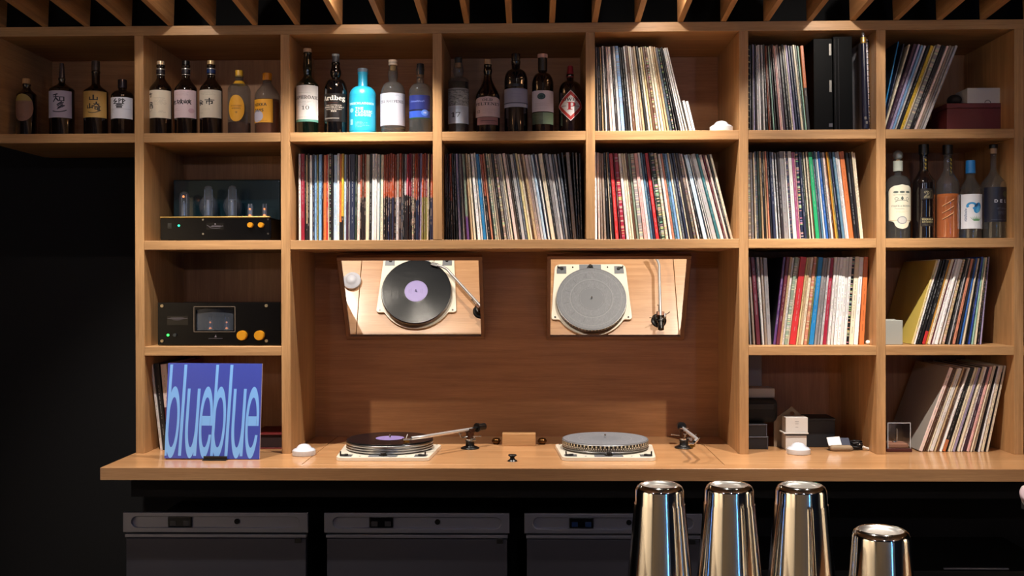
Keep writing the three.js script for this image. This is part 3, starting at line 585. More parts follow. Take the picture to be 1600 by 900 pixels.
const ordinal = (n) => n < 20 ? ORD[n - 1] : n % 10 ? `${TENS[Math.floor(n / 10)]}y-${ORD[n % 10 - 1]}` : `${TENS[n / 10]}ieth`;
const sleeveMat = new THREE.MeshPhysicalMaterial({ vertexColors: true, roughness: 0.42, clearcoat: 0.25, clearcoatRoughness: 0.3 });
const RR = rng(4711), allRecords = [];
// one record in its sleeve: origin at a bottom front corner, x to one side, spine towards +z
function sleeveGeometry(w, h, d, side, rows, cover) {
  const pos = [], col = [], nor = [], idx = [], b = Math.min(0.0016, w * 0.28);
  const x0 = side > 0 ? 0 : -w, x1 = x0 + w;
  const quad = (p, n, c) => { const k = pos.length / 3; p.forEach((v) => { pos.push(...v); nor.push(...n); col.push(...c); }); idx.push(k, k + 1, k + 2, k, k + 2, k + 3); };
  const m0 = x0 + w / 2 - Math.min(0.0011, w * 0.2), m1 = x0 + w / 2 + Math.min(0.0011, w * 0.2), s = Math.SQRT1_2;
  for (const [ya, yb, c, cm] of rows) {
    quad([[x0, ya, -b], [x0 + b, ya, 0], [x0 + b, yb, 0], [x0, yb, -b]], [-s, 0, s], c);
    quad([[x0 + b, ya, 0], [m0, ya, 0], [m0, yb, 0], [x0 + b, yb, 0]], [0, 0, 1], c);
    quad([[m0, ya, 0], [m1, ya, 0], [m1, yb, 0], [m0, yb, 0]], [0, 0, 1], cm);
    quad([[m1, ya, 0], [x1 - b, ya, 0], [x1 - b, yb, 0], [m1, yb, 0]], [0, 0, 1], c);
    quad([[x1 - b, ya, 0], [x1, ya, -b], [x1, yb, -b], [x1 - b, yb, 0]], [s, 0, s], c);
  }
  quad([[x0, 0, -d], [x0, 0, -b], [x0, h, -b], [x0, h, -d]], [-1, 0, 0], cover);
  quad([[x1, 0, -b], [x1, 0, -d], [x1, h, -d], [x1, h, -b]], [1, 0, 0], cover);
  quad([[x0, h, -b], [x0 + b, h, 0], [x1 - b, h, 0], [x1, h, -b]], [0, 1, 0], cover); quad([[x0, h, -b], [x1, h, -b], [x1, h, -d], [x0, h, -d]], [0, 1, 0], cover);
  quad([[x0, 0, -d], [x1, 0, -d], [x1, 0, -b], [x0, 0, -b]], [0, -1, 0], cover); quad([[x0, 0, -b], [x1, 0, -b], [x1 - b, 0, 0], [x0 + b, 0, 0]], [0, -1, 0], cover);
  quad([[x1, 0, -d], [x0, 0, -d], [x0, h, -d], [x1, h, -d]], [0, 0, -1], cover);
  const g = new THREE.BufferGeometry();
  g.setAttribute('position', new THREE.Float32BufferAttribute(pos, 3)); g.setAttribute('normal', new THREE.Float32BufferAttribute(nor, 3)); g.setAttribute('color', new THREE.Float32BufferAttribute(col, 3));
  g.setIndex(idx);
  return g;
}
// spine print: solid, two-tone ("upper|lower", optionally @ the share of the height where they meet) or mottled ("*"), with a column of small lettering
function spineRows(spec, h) {
  const mottled = spec.endsWith('*'), [pair, at] = spec.replace('*', '').split('@'), [up, low] = pair.split('|');
  const cu = lin(C[up][0]), cl = low ? lin(C[low][0]) : null, split = at ? +at : 0.52, n = mottled ? 96 : 64, rows = [];
  const alt = lin(C[RR() < 0.5 ? 'cream' : RR() < 0.5 ? 'taupe' : 'black'][0]), lum = 0.3 * cu[0] + 0.6 * cu[1] + 0.1 * cu[2];
  const ink = lum > 0.22 ? cu.map((v) => v * 0.55) : cu.map((v) => v + (0.40 - v) * 0.45), t0 = 0.08 + RR() * 0.3, t1 = t0 + 0.2 + RR() * 0.3, u0 = t1 + 0.06, u1 = u0 + RR() * 0.25;
  const tone = 0.9 + RR() * 0.2;
  for (let i = 0; i < n; i++) {
    const f = (i + 0.5) / n;                                        // share of the height from the bottom
    let c = cl && f < split ? cl : cu;
    if (mottled && RR() < 0.42) c = c.map((v, k) => v + (alt[k] - v) * (0.2 + RR() * 0.55));
    c = c.map((v) => Math.min(0.9, v * tone * (0.96 + RR() * 0.08)));
    const text = ((1 - f > t0 && 1 - f < t1) || (1 - f > u0 && 1 - f < u1)) && RR() < 0.72 && !mottled;
    rows.push([h * i / n, h * (i + 1) / n, c, text ? (cl && f < split ? lin(C.taupe[0]) : ink) : c]);
  }
  return rows;
}
const spoken = (spec) => { const [a, b] = spec.replace('*', '').split('@')[0].split('|'); return (spec.endsWith('*') ? 'mottled ' : '') + C[a][1] + (b ? `-over-${C[b][1]}` : ''); };
// a row of records: items "colour millimetres, ..."; lean lists [share of the row, how far the tops stand to the right of the bottoms in metres]
function recordRow({ x0, x1, y, z = -0.07, items, lean = [[0, 0], [1, 0]], where, group, tall = 0.3125, covers = {}, heights = {}, jitter = 0.010, loose = 0.0008 }) {
  const list = items.split(',').map((s) => { const [c, w] = s.trim().split(' '); return [c, +w]; });
  const total = list.reduce((a, b) => a + b[1], 0), k = (x1 - x0) / total;
  const offset = (x) => { const f = (x - x0) / (x1 - x0); for (let i = 1; i < lean.length; i++) if (f <= lean[i][0]) { const [a, p] = lean[i - 1], [b, q] = lean[i]; return p + (q - p) * (f - a) / Math.max(1e-6, b - a); } return lean.at(-1)[1]; };
  const recs = list.filter(([c]) => c !== 'gap').length;
  let x = x0, n = 0;
  list.forEach(([spec, mm], i) => {
    const wb = mm * k;
    if (spec === 'gap') { x += wb; return; }
    n++;
    const o = offset(x), o2 = offset(x + wb), wt = wb + o2 - o, h = (heights[n] ?? tall) - RR() * 0.006, mid = (o + o2) / 2;
    const th = Math.asin(Math.max(-0.6, Math.min(0.6, mid / tall))), w = Math.max(0.0012, Math.min(wb, wt) * Math.cos(th) - loose);
    const cover = covers[n] ? lin(covers[n]) : lin(C[spec.replace('*', '').split('@')[0].split('|')[0]][0]);
    const m = obj('record_sleeve', sleeveGeometry(w, h, 0.312, th > 0 ? -1 : 1, spineRows(spec, h), cover), sleeveMat);
    m.position.set(th > 0 ? x + w / Math.cos(th) : x, y, z + (RR() - 0.5) * jitter); m.rotation.z = -th;
    allRecords.push([m, w * h]);
    const prev = list[i - 1] && list[i - 1][0] !== 'gap' ? spoken(list[i - 1][0]) : null;
    const place = `${n === recs ? 'last' : ordinal(n)} from left ${where}`, long = `${spoken(spec)} record sleeve after a ${prev} one, ${place}`;
    tag(m, prev && long.split(' ').length <= 16 ? long : `${spoken(spec)} record sleeve, ${place}`, 'record', group);
    x += wb;
  });
  return n;
}
const rows = [];
rows.push(recordRow({ x0: -0.836, x1: -0.352, y: S2, where: 'above the left mirror', group: 'records above the left mirror',
  items: `white 8, crimson 13, black 4, tan|dark@0.2 6, black 6, offwhite 10, navy 8, sky 8, olive 6, sky 12, navy|black 4, orange 12, red 5, cream 4, dark* 7, black* 8, pale 13, white 8, orange|black@0.22 8, yellow|black@0.28 8, pale 8, plum 8, paler 4, navy 18, forest 8, blush 10,
  rust|black@0.5 7, brown|dark@0.5 7, rust|dark@0.5 6, cream 13, black 9, white 9, white 8, offwhite 10, teal 3, cream 10, rust|black@0.5 8, rust|black@0.51 7, rust|navy@0.5 7, rust|black@0.49 8, rust|navy@0.5 8, rust|black@0.5 7, taupe|paler@0.5 10, rust|dark@0.5 8, brown|slate@0.5 6, black 4, paler|black@0.53 8,
  crimson|black@0.53 7, crimson|black@0.52 7, maroon|black@0.5 7, taupe* 6, rust|black@0.48 6, rust|navy@0.47 6, maroon|navy@0.48 6, lavender 8, rust|olive@0.5 7, rust|olive@0.5 7, maroon|olive@0.5 7, cream 4, black 4, rust|navy@0.5 8, rust|navy@0.5 8`, lean: [[0, 0.0], [0.5, 0.004], [1, 0.004]] }));
rows.push(recordRow({ x0: -0.312, x1: 0.176, y: S2, where: 'between both mirrors', group: 'records above the gap between the mirrors',
  items: `maroon|black@0.5 8, black 6, maroon|black@0.5 7, rust|black@0.46 8, black 9, black 9, lavender 11, slate 5, grey 8, maroon 5, sage|purple@0.28 12, brown 4, tan 9, cream 9, black 4, white 12, offwhite 8, azure 13, white 3, rust|black@0.52 12, salmon 8, black 5, sage* 8, cream 7, taupe 7, black 10,
  taupe* 10, grey 8, offwhite 7, cream 7, black 4, blush 11, taupe 8, black 7, paler 12, slate 8, straw 9, cream 9, brown 6, tan 10, blush 13, paler 9, pale 9, navy 6, white 6, black* 5, cream 15, black 6, grey 11, paler 11, slate 8, grey 8, slate 8, black 8, taupe 13, black 7, taupe|black@0.7 6, black 7`,
  lean: [[0, 0], [0.13, -0.014], [0.2, -0.022], [0.5, -0.044], [0.72, -0.05], [0.9, -0.044], [0.96, -0.02], [1, -0.004]] }));
rows.push(recordRow({ x0: 0.2165, x1: 0.708, y: S2, where: 'above the right mirror', group: 'records above the right mirror',
  items: `white 13, blush 9, taupe 9, taupe 10, black 11, cream 4, black 10, red 14, maroon 6, crimson* 14, white 10, cream 8, cream 7, brown 8, sage 8, grey* 13, pink 12, white 9, steel 8, navy 8, red 12, black 6, forest* 12, cream* 9, dark 4, white 8, salmon 8, steel* 8, sky 9, cream 7, slate 9, navy 9,
  cream 5, dark* 11, taupe* 11, blush 9, black 9, pale 17, white 4, black 3, white 4, paler 15, teal 10, blush 12, maroon 5, blush 7, black 6, cream 8`,
  lean: [[0, 0], [0.13, -0.018], [0.24, -0.030], [0.4, -0.038], [0.58, -0.045], [0.72, -0.056], [0.84, -0.075], [0.94, -0.080], [1, -0.076]] }));
rows.push(recordRow({ x0: 0.2165, x1: 0.553, y: S1, where: 'beside the white puck', group: 'records on the top shelf beside the white puck',
  items: `white 5, black* 8, grey* 5, black 9, tan 6, black 4, white 7, dark 7, blush 9, white 10, dark 8, white 9, sky* 13, black 8, black 9, white 6, brown 11, cream 6, white 6, taupe 8, tan 9, black 9, cream 8, straw 6, brown 9, brown* 9, cream 9, cream 9, tan 8, tan 8, slate* 11, black* 8, black 8, black 8, white 8, white 8, offwhite 8`,
  lean: [[0, -0.004], [0.2, -0.018], [0.45, -0.032], [0.65, -0.042], [0.85, -0.056], [1, -0.074]] }));
rows.push(recordRow({ x0: 0.766, x1: 0.981, y: S1, where: 'left of the black binders', group: 'records left of the black binders',
  items: `black 10, grey 6, lavender 6, dark 6, white 6, white 9, dark 6, offwhite 9, black 11, rust 5, brown 8, black 4, mint 5, black* 9, dark 9, pink 5, blush 5, plum 11, black 11, black 10, cream 6, lavender 8, navy 9, navy 9, cream 8, forest 8, mint 5, orange|black@0.52 12`,
  lean: [[0, 0], [0.25, -0.010], [0.5, -0.026], [0.85, -0.034], [0.96, -0.030], [1, -0.020]] }));
rows.push(recordRow({ x0: 1.2215, x1: 1.377, y: S1, z: -0.07, where: 'left of the dark red box', group: 'records leaning beside the dark red box',
  covers: { 1: '#14202c' }, items: `azure 5, navy 5, cream 6, plum 11, lavender 8, sky 8, offwhite 8, black 9, yellow 11, cream 5, grey* 13, black 8, dark 8, blush 8, taupe 9, grey 7, paler 9`, tall: 0.326,
  lean: [[0, 0.058], [0.1, 0.098], [0.4, 0.112], [1, 0.120]] }));
rows.push(recordRow({ x0: 0.7535, x1: 1.166, y: S2, where: 'left of the clear bottles', group: 'records left of the clear bottles',
  items: `black 9, taupe* 11, grey* 10, cream 6, slate* 9, forest* 9, tan 8, black 8, tan 6, salmon 7, black 9, navy 11, white 7, black 3, white 6, dark 9, grey 17, white 5, navy* 8, offwhite 13, magenta 10, pink 4, navy* 10, navy 10, forest 8, cream 6, dark 3, cream 6, brown 5, green 15, slate 8, steel 7, white 6, blue 9, slate 8, blush 8, brown 6,
  gold 6, olive 6, navy 10, steel 10, paler 8, white 7, orange 16, black 11, dark* 8, cream 6, cream 6`,
  lean: [[0, -0.004], [0.25, -0.018], [0.5, -0.022], [0.65, -0.030], [0.85, -0.038], [1, -0.030]] }));
rows.push(recordRow({ x0: 0.7475, x1: 0.842, y: S3, where: 'under the striped comb spine', group: 'records leaning left under the striped comb spine',
  items: `grey 6, sage 8, dark 3, grey 10, taupe 10, maroon 14, black 4, offwhite 8, taupe 8, grey 13`, lean: [[0, -0.004], [0.4, -0.02], [0.6, -0.022], [1, -0.014]] }));
rows.push(recordRow({ x0: 0.8485, x1: 1.173, y: S3, where: 'beside the small white ball', group: 'records leaning right beside the small white ball', covers: { 1: '#15121a' },
  items: `purple 8, maroon 10, tan 7, offwhite 7, sage* 10, cream 5, red 19, straw 5, tan 9, cream 9, salmon* 10, olive 5, azure 15, grey 9, grey 9, paler 8, crimson 13, white 9, offwhite 9, white 10, white 10, offwhite 9, white 9, black* 9, cream 13, white 14, gap 2, orange 19`,
  lean: [[0, 0.036], [0.2, 0.040], [0.45, 0.034], [0.65, 0.024], [0.9, 0.022], [1, 0.014]] }));
rows.push(recordRow({ x0: 1.334, x1: 1.588, y: S3, z: -0.075, where: 'right of the grey box', group: 'records leaning right of the grey card box', covers: { 1: '#d2b85c' },
  items: `straw 9, white 7, black 10, black 9, black|red@0.16 13, gold 8, cream 11, maroon 4, white 9, white 13, white 15, tan* 12, black 8, paler 4, black 10, salmon 13, dark* 11, blue 10, cream 7, cream 6, black 6, royal 15, mint 8, cream 10, black* 10, lavender 13`,
  lean: [[0, 0.088], [0.3, 0.084], [0.6, 0.066], [0.85, 0.044], [1, 0.026]] }));
rows.push(recordRow({ x0: 1.352, x1: 1.598, y: COUNTER, z: -0.055, where: 'on the counter by the acrylic case', group: 'records leaning on the counter beside the acrylic case', covers: { 1: '#a39b94' },
  items: `blush 15, brown 6, brown 9, cream 6, white 14, tan 7, brown 10, white 8, black|orange@0.14 13, black 6, cream 9, cream 5, lavender 10, black 6, cream 9, white 9, plum 12, pink 12, cream 6, cream 13, dark 4, white 10, cream 13, dark 2, cream 13`,
  lean: [[0, 0.108], [0.35, 0.098], [0.65, 0.086], [1, 0.062]] }));
rows.push(recordRow({ x0: -1.338, x1: -1.265, y: COUNTER, z: -0.07, where: 'behind the blue cover', group: 'records behind the blue cover',
  items: `offwhite 4, black 8, blush|maroon@0.5 9, maroon 9`, lean: [[0, -0.036], [1, -0.02]] }));
// the three hundred widest stay single things; the thinnest slivers between them become one object
{
  const thin = allRecords.slice().sort((a, b) => b[1] - a[1]).slice(300);
  const slivers = thin.map(([m]) => { m.updateMatrix(); scene.remove(m); return m.geometry.clone().applyMatrix4(m.matrix); });
  const o = obj('thin_record_sleeves', slivers, sleeveMat); o.userData = { label: 'the very thinnest record sleeves standing as slivers between the wider ones', category: 'records', kind: 'stuff' };
}

// comb-bound books, binders and the dark tube on the upper right shelves
{
  const comb = (x, y, w, label, body, tooth, n, lean, h, below = 1) => {
    const t = thing('comb_bound_book', label, 'book', [x, y, -0.06]); t.rotation.z = lean;
    obj('cover', box(w, h, 0.29, w / 2, h / 2, -0.147, 0.001), M(body, 0.5), t);
    for (let i = 0; i < n * below; i++) obj('comb_tooth', new THREE.TorusGeometry(w * 0.52, w * 0.12, 8, 14, Math.PI).scale(1, 2.2, 1).rotateX(Math.PI / 2).translate(w / 2, h * (i + 0.5) / n, 0), M(tooth, 0.4), t);
  };
  comb(0.7495, S1, 0.012, 'black comb-bound book with cream teeth at the far left of its shelf', 0x0e0d10, 0xcfc6a0, 14, 0, 0.30);
  comb(1.1735, S1, 0.0105, 'white book with a comb binding against the oak upright', 0xdedbe6, 0x2a2730, 16, 0.02, 0.326);
  const binder = (x, w, h, label, lean) => {
    const t = thing('ring_binder', label, 'binder', [x, S1, -0.045]); t.rotation.z = lean;
    const dark = M(0x020203, 0.5, 0, { specularIntensity: 0.18 });
    obj('cover', [box(w, h, 0.004, w / 2, h / 2, -0.002, 0.0015), box(0.0035, h, 0.295, 0.0018, h / 2, -0.15, 0.001), box(0.0035, h, 0.295, w - 0.0018, h / 2, -0.15, 0.001)], dark, t);
    obj('paper', box(w - 0.012, h - 0.016, 0.27, w / 2, h / 2, -0.155, 0.001), M(0xcfcac2, 0.8), t);
    return t;
  };
  const b1 = binder(0.985, 0.066, 0.325, 'thick black ring binder with two small silver label plates', 0.008);
  for (const y of [0.286, 0.158]) obj('label_plate', [box(0.009, 0.042, 0.002, 0.058, y, 0.001, 0.001)], M(0x8d8a84, 0.35, 0.7), b1);
  obj('label_plate', box(0.013, 0.012, 0.001, 0.058, 0.022, 0.0006, 0), M(0x55545a, 0.4, 0.3), b1);
  const b2 = binder(1.055, 0.066, 0.332, 'plain black ring binder with a ribbed spine beside the dark tube', 0.012);
  for (const x of [0.006, 0.018]) obj('spine_rib', box(0.0018, 0.318, 0.002, x, 0.166, 0.001, 0.0008), M(0x1b1a20, 0.35), b2);
  const tb = thing('slim_tube', 'slim dark blue tube with a gold collar standing at the shelf edge', 'tube', [1.1555, S1, -0.016]); tb.rotation.z = 0.028;
  obj('shaft', lathe([[0, 0.0], [0.009, 0.0008], [0.0125, 0.006], [0.0118, 0.03], [0.0105, 0.15], [0.0085, 0.30], [0.0075, 0.302]], 28), M(0x14182e, 0.3, 0, { clearcoat: 0.4 }), tb);
  obj('collar', lathe([[0.0085, 0.300], [0.0105, 0.302], [0.0105, 0.310], [0.009, 0.312], [0.0105, 0.314], [0.0105, 0.321], [0.007, 0.323]], 28), brightGold, tb);
  obj('tip', lathe([[0.006, 0.322], [0.0045, 0.342], [0, 0.344]], 20), M(0xb9bcc8, 0.25, 0.9), tb);
  obj('clasp', [box(0.008, 0.010, 0.002, 0, 0.040, 0.0125, 0.0008).rotateZ(0.1), box(0.007, 0.009, 0.002, 0, 0.024, 0.0128, 0.0008)], M(0x9d9a90, 0.3, 0.8), tb);
  // comb teeth of the striped spine low in the compartment left of the clear bottles
  const st = thing('comb_bound_book', 'short black comb-bound booklet with white stripes against the oak upright', 'book', [0.7497, S2, -0.052]);
  obj('cover', box(0.005, 0.06, 0.20, -0.0005, 0.03, -0.1, 0.0005), M(0x0d0d10, 0.5), st);
  for (let i = 0; i < 6; i++) obj('comb_tooth', box(0.006, 0.0042, 0.003, -0.0005, 0.006 + i * 0.0088, 0.0015, 0.001), M(0xe6e4e4, 0.4), st);
  // small white booklets leaning against the long row on the top shelf
  [['first', 0.556], ['second', 0.5675]].forEach(([w, x], i) => {
    const b = thing('white_booklet', `${w} small white booklet leaning at the right end of the records by the puck`, 'booklet', [x, S1, -0.07], 0, 'small white booklets by the puck');
    b.rotation.z = 0.235;
    obj('cover', box(0.0085, 0.118 - i * 0.004, 0.16, 0.0045, 0.059, -0.08, 0.0008), M(0xe8e6e6, 0.5), b);
  });
}

// ------------------------------------------------------------------ bottles
const brush = {
  chi: '1,2 4,1|1,4 5,3.6|3,1.5 3,5 1,9|3,5 5,8|6,4 9,4 9,8 6,8 6,4', ta: '6,0 2,4|5,1 8,1 2,6|4,2 6,3|7,4 3,8|6,5 9,5 2,10|5,6 7,7', yama: '5,1 5,8|1,4 1,8 9,8|9,4 9,8',
  saki: '2,2 2,7|0,4 0,7 4,6|4,4 4,7|7,0 7,2|5,2 9,2|7,2 5,4|7,2 9,4|5,5 10,5|6,6 8,6 8,8 6,8 6,6|9,5 9,9 8,9', hibi: '2,0 0,3 3,3 0,6|5,0 5,5|5,0 7,1 5,3|8,0 8,6|8,0 10,2 8,4|1,6 9,6|3,7 7,7|2,8 8,8|3,9 7,9 7,11 3,11 3,9|3,10 7,10',
  take: '2,0 0,3|1,2 4,2|2.5,2 2.5,8|7,0 5,3|6,2 10,2|8,2 8,8 7,7.5', tsuru: '1,1 4,1|2,0 2,9|0,4 4,4|0,6 4,6|0,8 4,8|6,0 6,7|6,1 9,1 9,4 6,4|6,5.5 10,5.5|6,7 10,7 10,10 9,10|6,9 6,10|7.5,9 7.5,10',
  miya: '5,0 5,1|1,1.5 1,3|1,2 9,2 9,3|3,3.5 7,3.5 7,5 3,5 3,3.5|2,6.5 8,6.5 8,9 2,9 2,6.5', gi: '2,1 2,7|0,3 4,3|0,8 4,6|5,3 10,3|5,3 4,9|5,5 7,5 7,7|7.5,0 8,6 10,9|9,5 6,9',
  kyo: '1,3 1,7 4,7|2.5,1 2.5,7|4,3 4,7|5,2 10,2|5,5 10,5|7.5,0 7.5,5 5,9|7.5,5 10,9|6,3 6.5,4|9,3 8.5,4', yo: '5,0 0,4|5,0 10,4|3,4 7,4|1,6 9,6|5,4 5,10 4,9.5|3,7.5 1,9|7,7.5 9,9', ichi: '5,0 5,2|0,2.5 10,2.5|2,4.5 2,8|2,4.5 8,4.5 8,8 7,8|5,2.5 5,10',
};
function glyph(c, key, x, y, s, lw, col = '#15131a') {
  c.strokeStyle = col; c.lineCap = c.lineJoin = 'round';
  brush[key].split('|').forEach((st, k) => { c.lineWidth = lw * (k % 3 === 0 ? 1.15 : 0.85); c.beginPath(); st.split(' ').forEach((p, i) => { const [a, b] = p.split(',').map(Number); i ? c.lineTo(x + a * s / 10, y + b * s / 10) : c.moveTo(x + a * s / 10, y + b * s / 10); }); c.stroke(); });
}
const txt = (c, s, x, y, font, col = '#1a181c', w) => { c.fillStyle = col; c.font = font; c.textAlign = 'center'; c.fillText(s, x, y, w); };
const lines = (c, x, y, w, n, gap, col, seed = 3) => { const r = rng(seed); c.fillStyle = col; for (let i = 0; i < n; i++) { const q = w * (0.5 + r() * 0.5); for (let u = 0; u < q; u += 7) if (r() < 0.85) c.fillRect(x + u, y + i * gap, 5, 2.5); } };
const paper = (hex) => (c, w, h) => { c.fillStyle = hex; c.fillRect(0, 0, w, h); };
const shapes = {
  rect: () => 1, oval: (t) => Math.sqrt(Math.max(0, 1 - (2 * t - 1) ** 2)), diamond: (t) => 1 - Math.abs(2 * t - 1),
  arch: (t) => t > 0.72 ? Math.sqrt(Math.max(0, 1 - ((t - 0.72) / 0.28) ** 2)) * 0.55 + 0.45 * (t < 0.86 ? 1 : Math.sqrt(Math.max(0, 1 - ((t - 0.86) / 0.14) ** 2))) : 1,
  keyhole: (t) => t < 0.16 ? 0.56 * Math.sqrt(Math.max(0, 1 - ((0.16 - t) / 0.16) ** 2)) : t > 0.84 ? Math.sqrt(Math.max(0, 1 - ((t - 0.84) / 0.16) ** 2)) : t < 0.19 ? 0.56 + (t - 0.16) * 14 : 1,
};
function wrapLabel(r, y0, y1, hw, shape, offset = 0.0007) {
  const NR = 36, NC = 14, pos = [], uv = [], idx = [], arc = r * Math.asin(Math.min(0.985, hw / r)), R1 = r + offset;
  for (let j = 0; j <= NR; j++) for (let i = 0; i <= NC; i++) {
    const t = j / NR, s = (2 * i / NC - 1) * shapes[shape](t), a = s * arc / r;
    pos.push(Math.sin(a) * R1, y0 + (y1 - y0) * t, Math.cos(a) * R1); uv.push(0.5 + s / 2, t);
    if (j < NR && i < NC) { const k = j * (NC + 1) + i; idx.push(k, k + 1, k + NC + 2, k, k + NC + 2, k + NC + 1); }
  }
  const g = new THREE.BufferGeometry();
  g.setAttribute('position', new THREE.Float32BufferAttribute(pos, 3)); g.setAttribute('uv', new THREE.Float32BufferAttribute(uv, 2)); g.setIndex(idx); g.computeVertexNormals();
  return g;
}
const clear = new THREE.MeshPhysicalMaterial({ color: 0xdde1e3, roughness: 0.03, transmission: 0.96, thickness: 0, ior: 1.5, clearcoat: 1, clearcoatRoughness: 0.02 });
const opaqueGlass = (hex) => M(hex, 0.08, 0, { clearcoat: 1, clearcoatRoughness: 0.03 });
const brownGlass = opaqueGlass(0x120a08), greenGlass = opaqueGlass(0x07100b), blackGlass = opaqueGlass(0x060608), navyGlass = opaqueGlass(0x05070f);
const liquor = (hex) => M(hex, 0.15, 0, { clearcoat: 0.4 });
const amber = (hex, dist = 0.03) => new THREE.MeshPhysicalMaterial({ color: 0xffffff, roughness: 0.02, transmission: 1, thickness: 0.05, ior: 1.35, attenuationColor: new THREE.Color(hex), attenuationDistance: dist });
const softLiquor = (hex, t = 0.45) => new THREE.MeshPhysicalMaterial({ color: hex, roughness: 0.08, transmission: t, thickness: 0.05, ior: 1.35, clearcoat: 0.4 });
const mm = 0.001;
function bottle(b) {
  const t = thing('bottle', b.label, 'bottle', [b.x, b.y, b.z ?? -0.08], b.turn ?? 0, b.group);
  const { r, nr, H } = b, capH = b.cap.h, top = H - capH * (b.cap.over ?? 0.8), pts = [[0, 4], [r * 0.55, 4], [r - 5, 0.4], [r - 1.2, 1.6], [r, 5]];
  const N = 14;
  for (let i = 0; i <= N; i++) { const u = i / N, s = b.round ? Math.sqrt(1 - u * u) : 0.5 + 0.5 * Math.cos(Math.PI * Math.pow(u, b.pow ?? 0.9)); pts.push([nr + (r - nr) * s, b.sh + (b.neck - b.sh) * u]); }
  if (b.bulge) for (let i = 1; i < 8; i++) { const u = i / 8; pts.push([nr + b.bulge * Math.sin(Math.PI * u), b.neck + (top - b.neck) * 0.7 * u]); }
  pts.push([nr, top - 9], [nr + 1.6, top - 8], [nr + 1.6, top - 2], [nr, top], [0, top]);
  const seg = b.facets ?? 40, prof = pts.map(([a, c]) => [a * mm, c * mm]);
  let g = lathe(prof, seg); if (b.facets) { g = g.toNonIndexed(); g.computeVertexNormals(); }
  obj('glass', g, b.glass ?? clear, t);
  if (b.liquid) {
    const lp = [[0, 4.5], [r * 0.55, 4.6], [r - 5.5, 2], [r - 2, 5]];
    const at = (y) => { for (let i = 5; i < pts.length; i++) if (pts[i][1] >= y) { const [a, c] = pts[i - 1], [d, e] = pts[i]; return a + (d - a) * (y - c) / Math.max(0.01, e - c); } return nr; };
    for (let i = 0; i <= 10; i++) { const y = 6 + (b.liquid.level - 6) * i / 10; lp.push([Math.max(1, at(y) - 1.6), y]); }
    lp.push([0, b.liquid.level]);
    obj('liquid', lathe(lp.map(([a, c]) => [a * mm, c * mm]), 40), b.liquid.m, t);
  }
  for (const l of b.labels ?? []) {
    const hpx = Math.round(256 * (l.y1 - l.y0) / (2 * l.hw)), tx = canvas(256, Math.max(32, hpx), l.draw);
    obj(l.name ?? 'label', wrapLabel((l.r ?? r) * mm, l.y0 * mm, l.y1 * mm, l.hw * mm, l.shape ?? 'rect', l.lift ?? 0.0008), new THREE.MeshPhysicalMaterial({ map: tx, roughness: l.rough ?? 0.6, side: THREE.DoubleSide, ...(l.extra ?? {}) }), t);
  }
  const cr = b.cap.r, y0 = H - capH;
  obj(b.cap.name ?? 'cap', b.cap.ball ? new THREE.SphereGeometry(cr * mm, 24, 18).translate(0, (H - cr) * mm, 0) : lathe([[0, y0], [cr * 0.96, y0], [cr, y0 + 1], [cr * (b.cap.taper ?? 1), H - 1.5], [cr * (b.cap.taper ?? 1) - 1.5, H], [0, H]].map(([a, c]) => [a * mm, c * mm]), 28), b.cap.m, t);
  for (const e of b.bands ?? []) obj(e.name ?? 'neck_band', lathe([[e.r0, e.y0], [e.r1 ?? e.r0, e.y1]].map(([a, c]) => [a * mm, c * mm]), 32), e.m, t);
  return t;
}
const corkM = M(0xb48a5c, 0.8), blackCap = M(0x0b0b0e, 0.35), silver = M(0xb4b2ae, 0.3, 0.8);
const G1 = 'bottles on the leftmost top shelf', G2 = 'bottles in the second top compartment', G3 = 'bottles in the third top compartment', G4 = 'bottles in the fourth top compartment', G5 = 'clear bottles on the right shelf';

bottle({ x: -1.820, y: S1, H: 210, r: 34.5, neck: 178, sh: 150, nr: 13, glass: brownGlass, group: G1, label: 'squat dark bottle with a dim oval label, leftmost of all bottles', cap: { h: 22, r: 14, m: corkM },
  labels: [{ y0: 53, y1: 151, hw: 31, shape: 'oval', draw: (c, w, h) => { paper('#7d5a4c')(c, w, h); c.fillStyle = '#8e7a3c'; c.fillRect(0, 0, w, h * 0.25); lines(c, 60, h * 0.3, 130, 3, 14, '#4c3028'); txt(c, '✦', w / 2, h * 0.62, '90px sans-serif', '#3a2026'); lines(c, 70, h * 0.75, 110, 4, 14, '#4c3028', 8); } }] });
bottle({ x: -1.692, y: S1, H: 265, r: 43, neck: 196, sh: 168, nr: 11, glass: brownGlass, group: G1, label: 'broad dark bottle with lavender-white label and large brush writing', cap: { h: 66, r: 11, taper: 0.72, m: M(0x3c3136, 0.3, 0.2, { clearcoat: 0.7 }) },
  labels: [{ y0: 64, y1: 160, hw: 41, draw: (c, w, h) => { paper('#b3adc6')(c, w, h); glyph(c, 'chi', 92, h * 0.10, 105, 11, '#141a34'); glyph(c, 'ta', 120, h * 0.42, 80, 10, '#141a34'); c.lineWidth = 9; c.strokeStyle = '#141a34'; c.beginPath(); c.moveTo(98, h * 0.76); c.quadraticCurveTo(150, h * 0.84, 205, h * 0.72); c.stroke(); } }] });
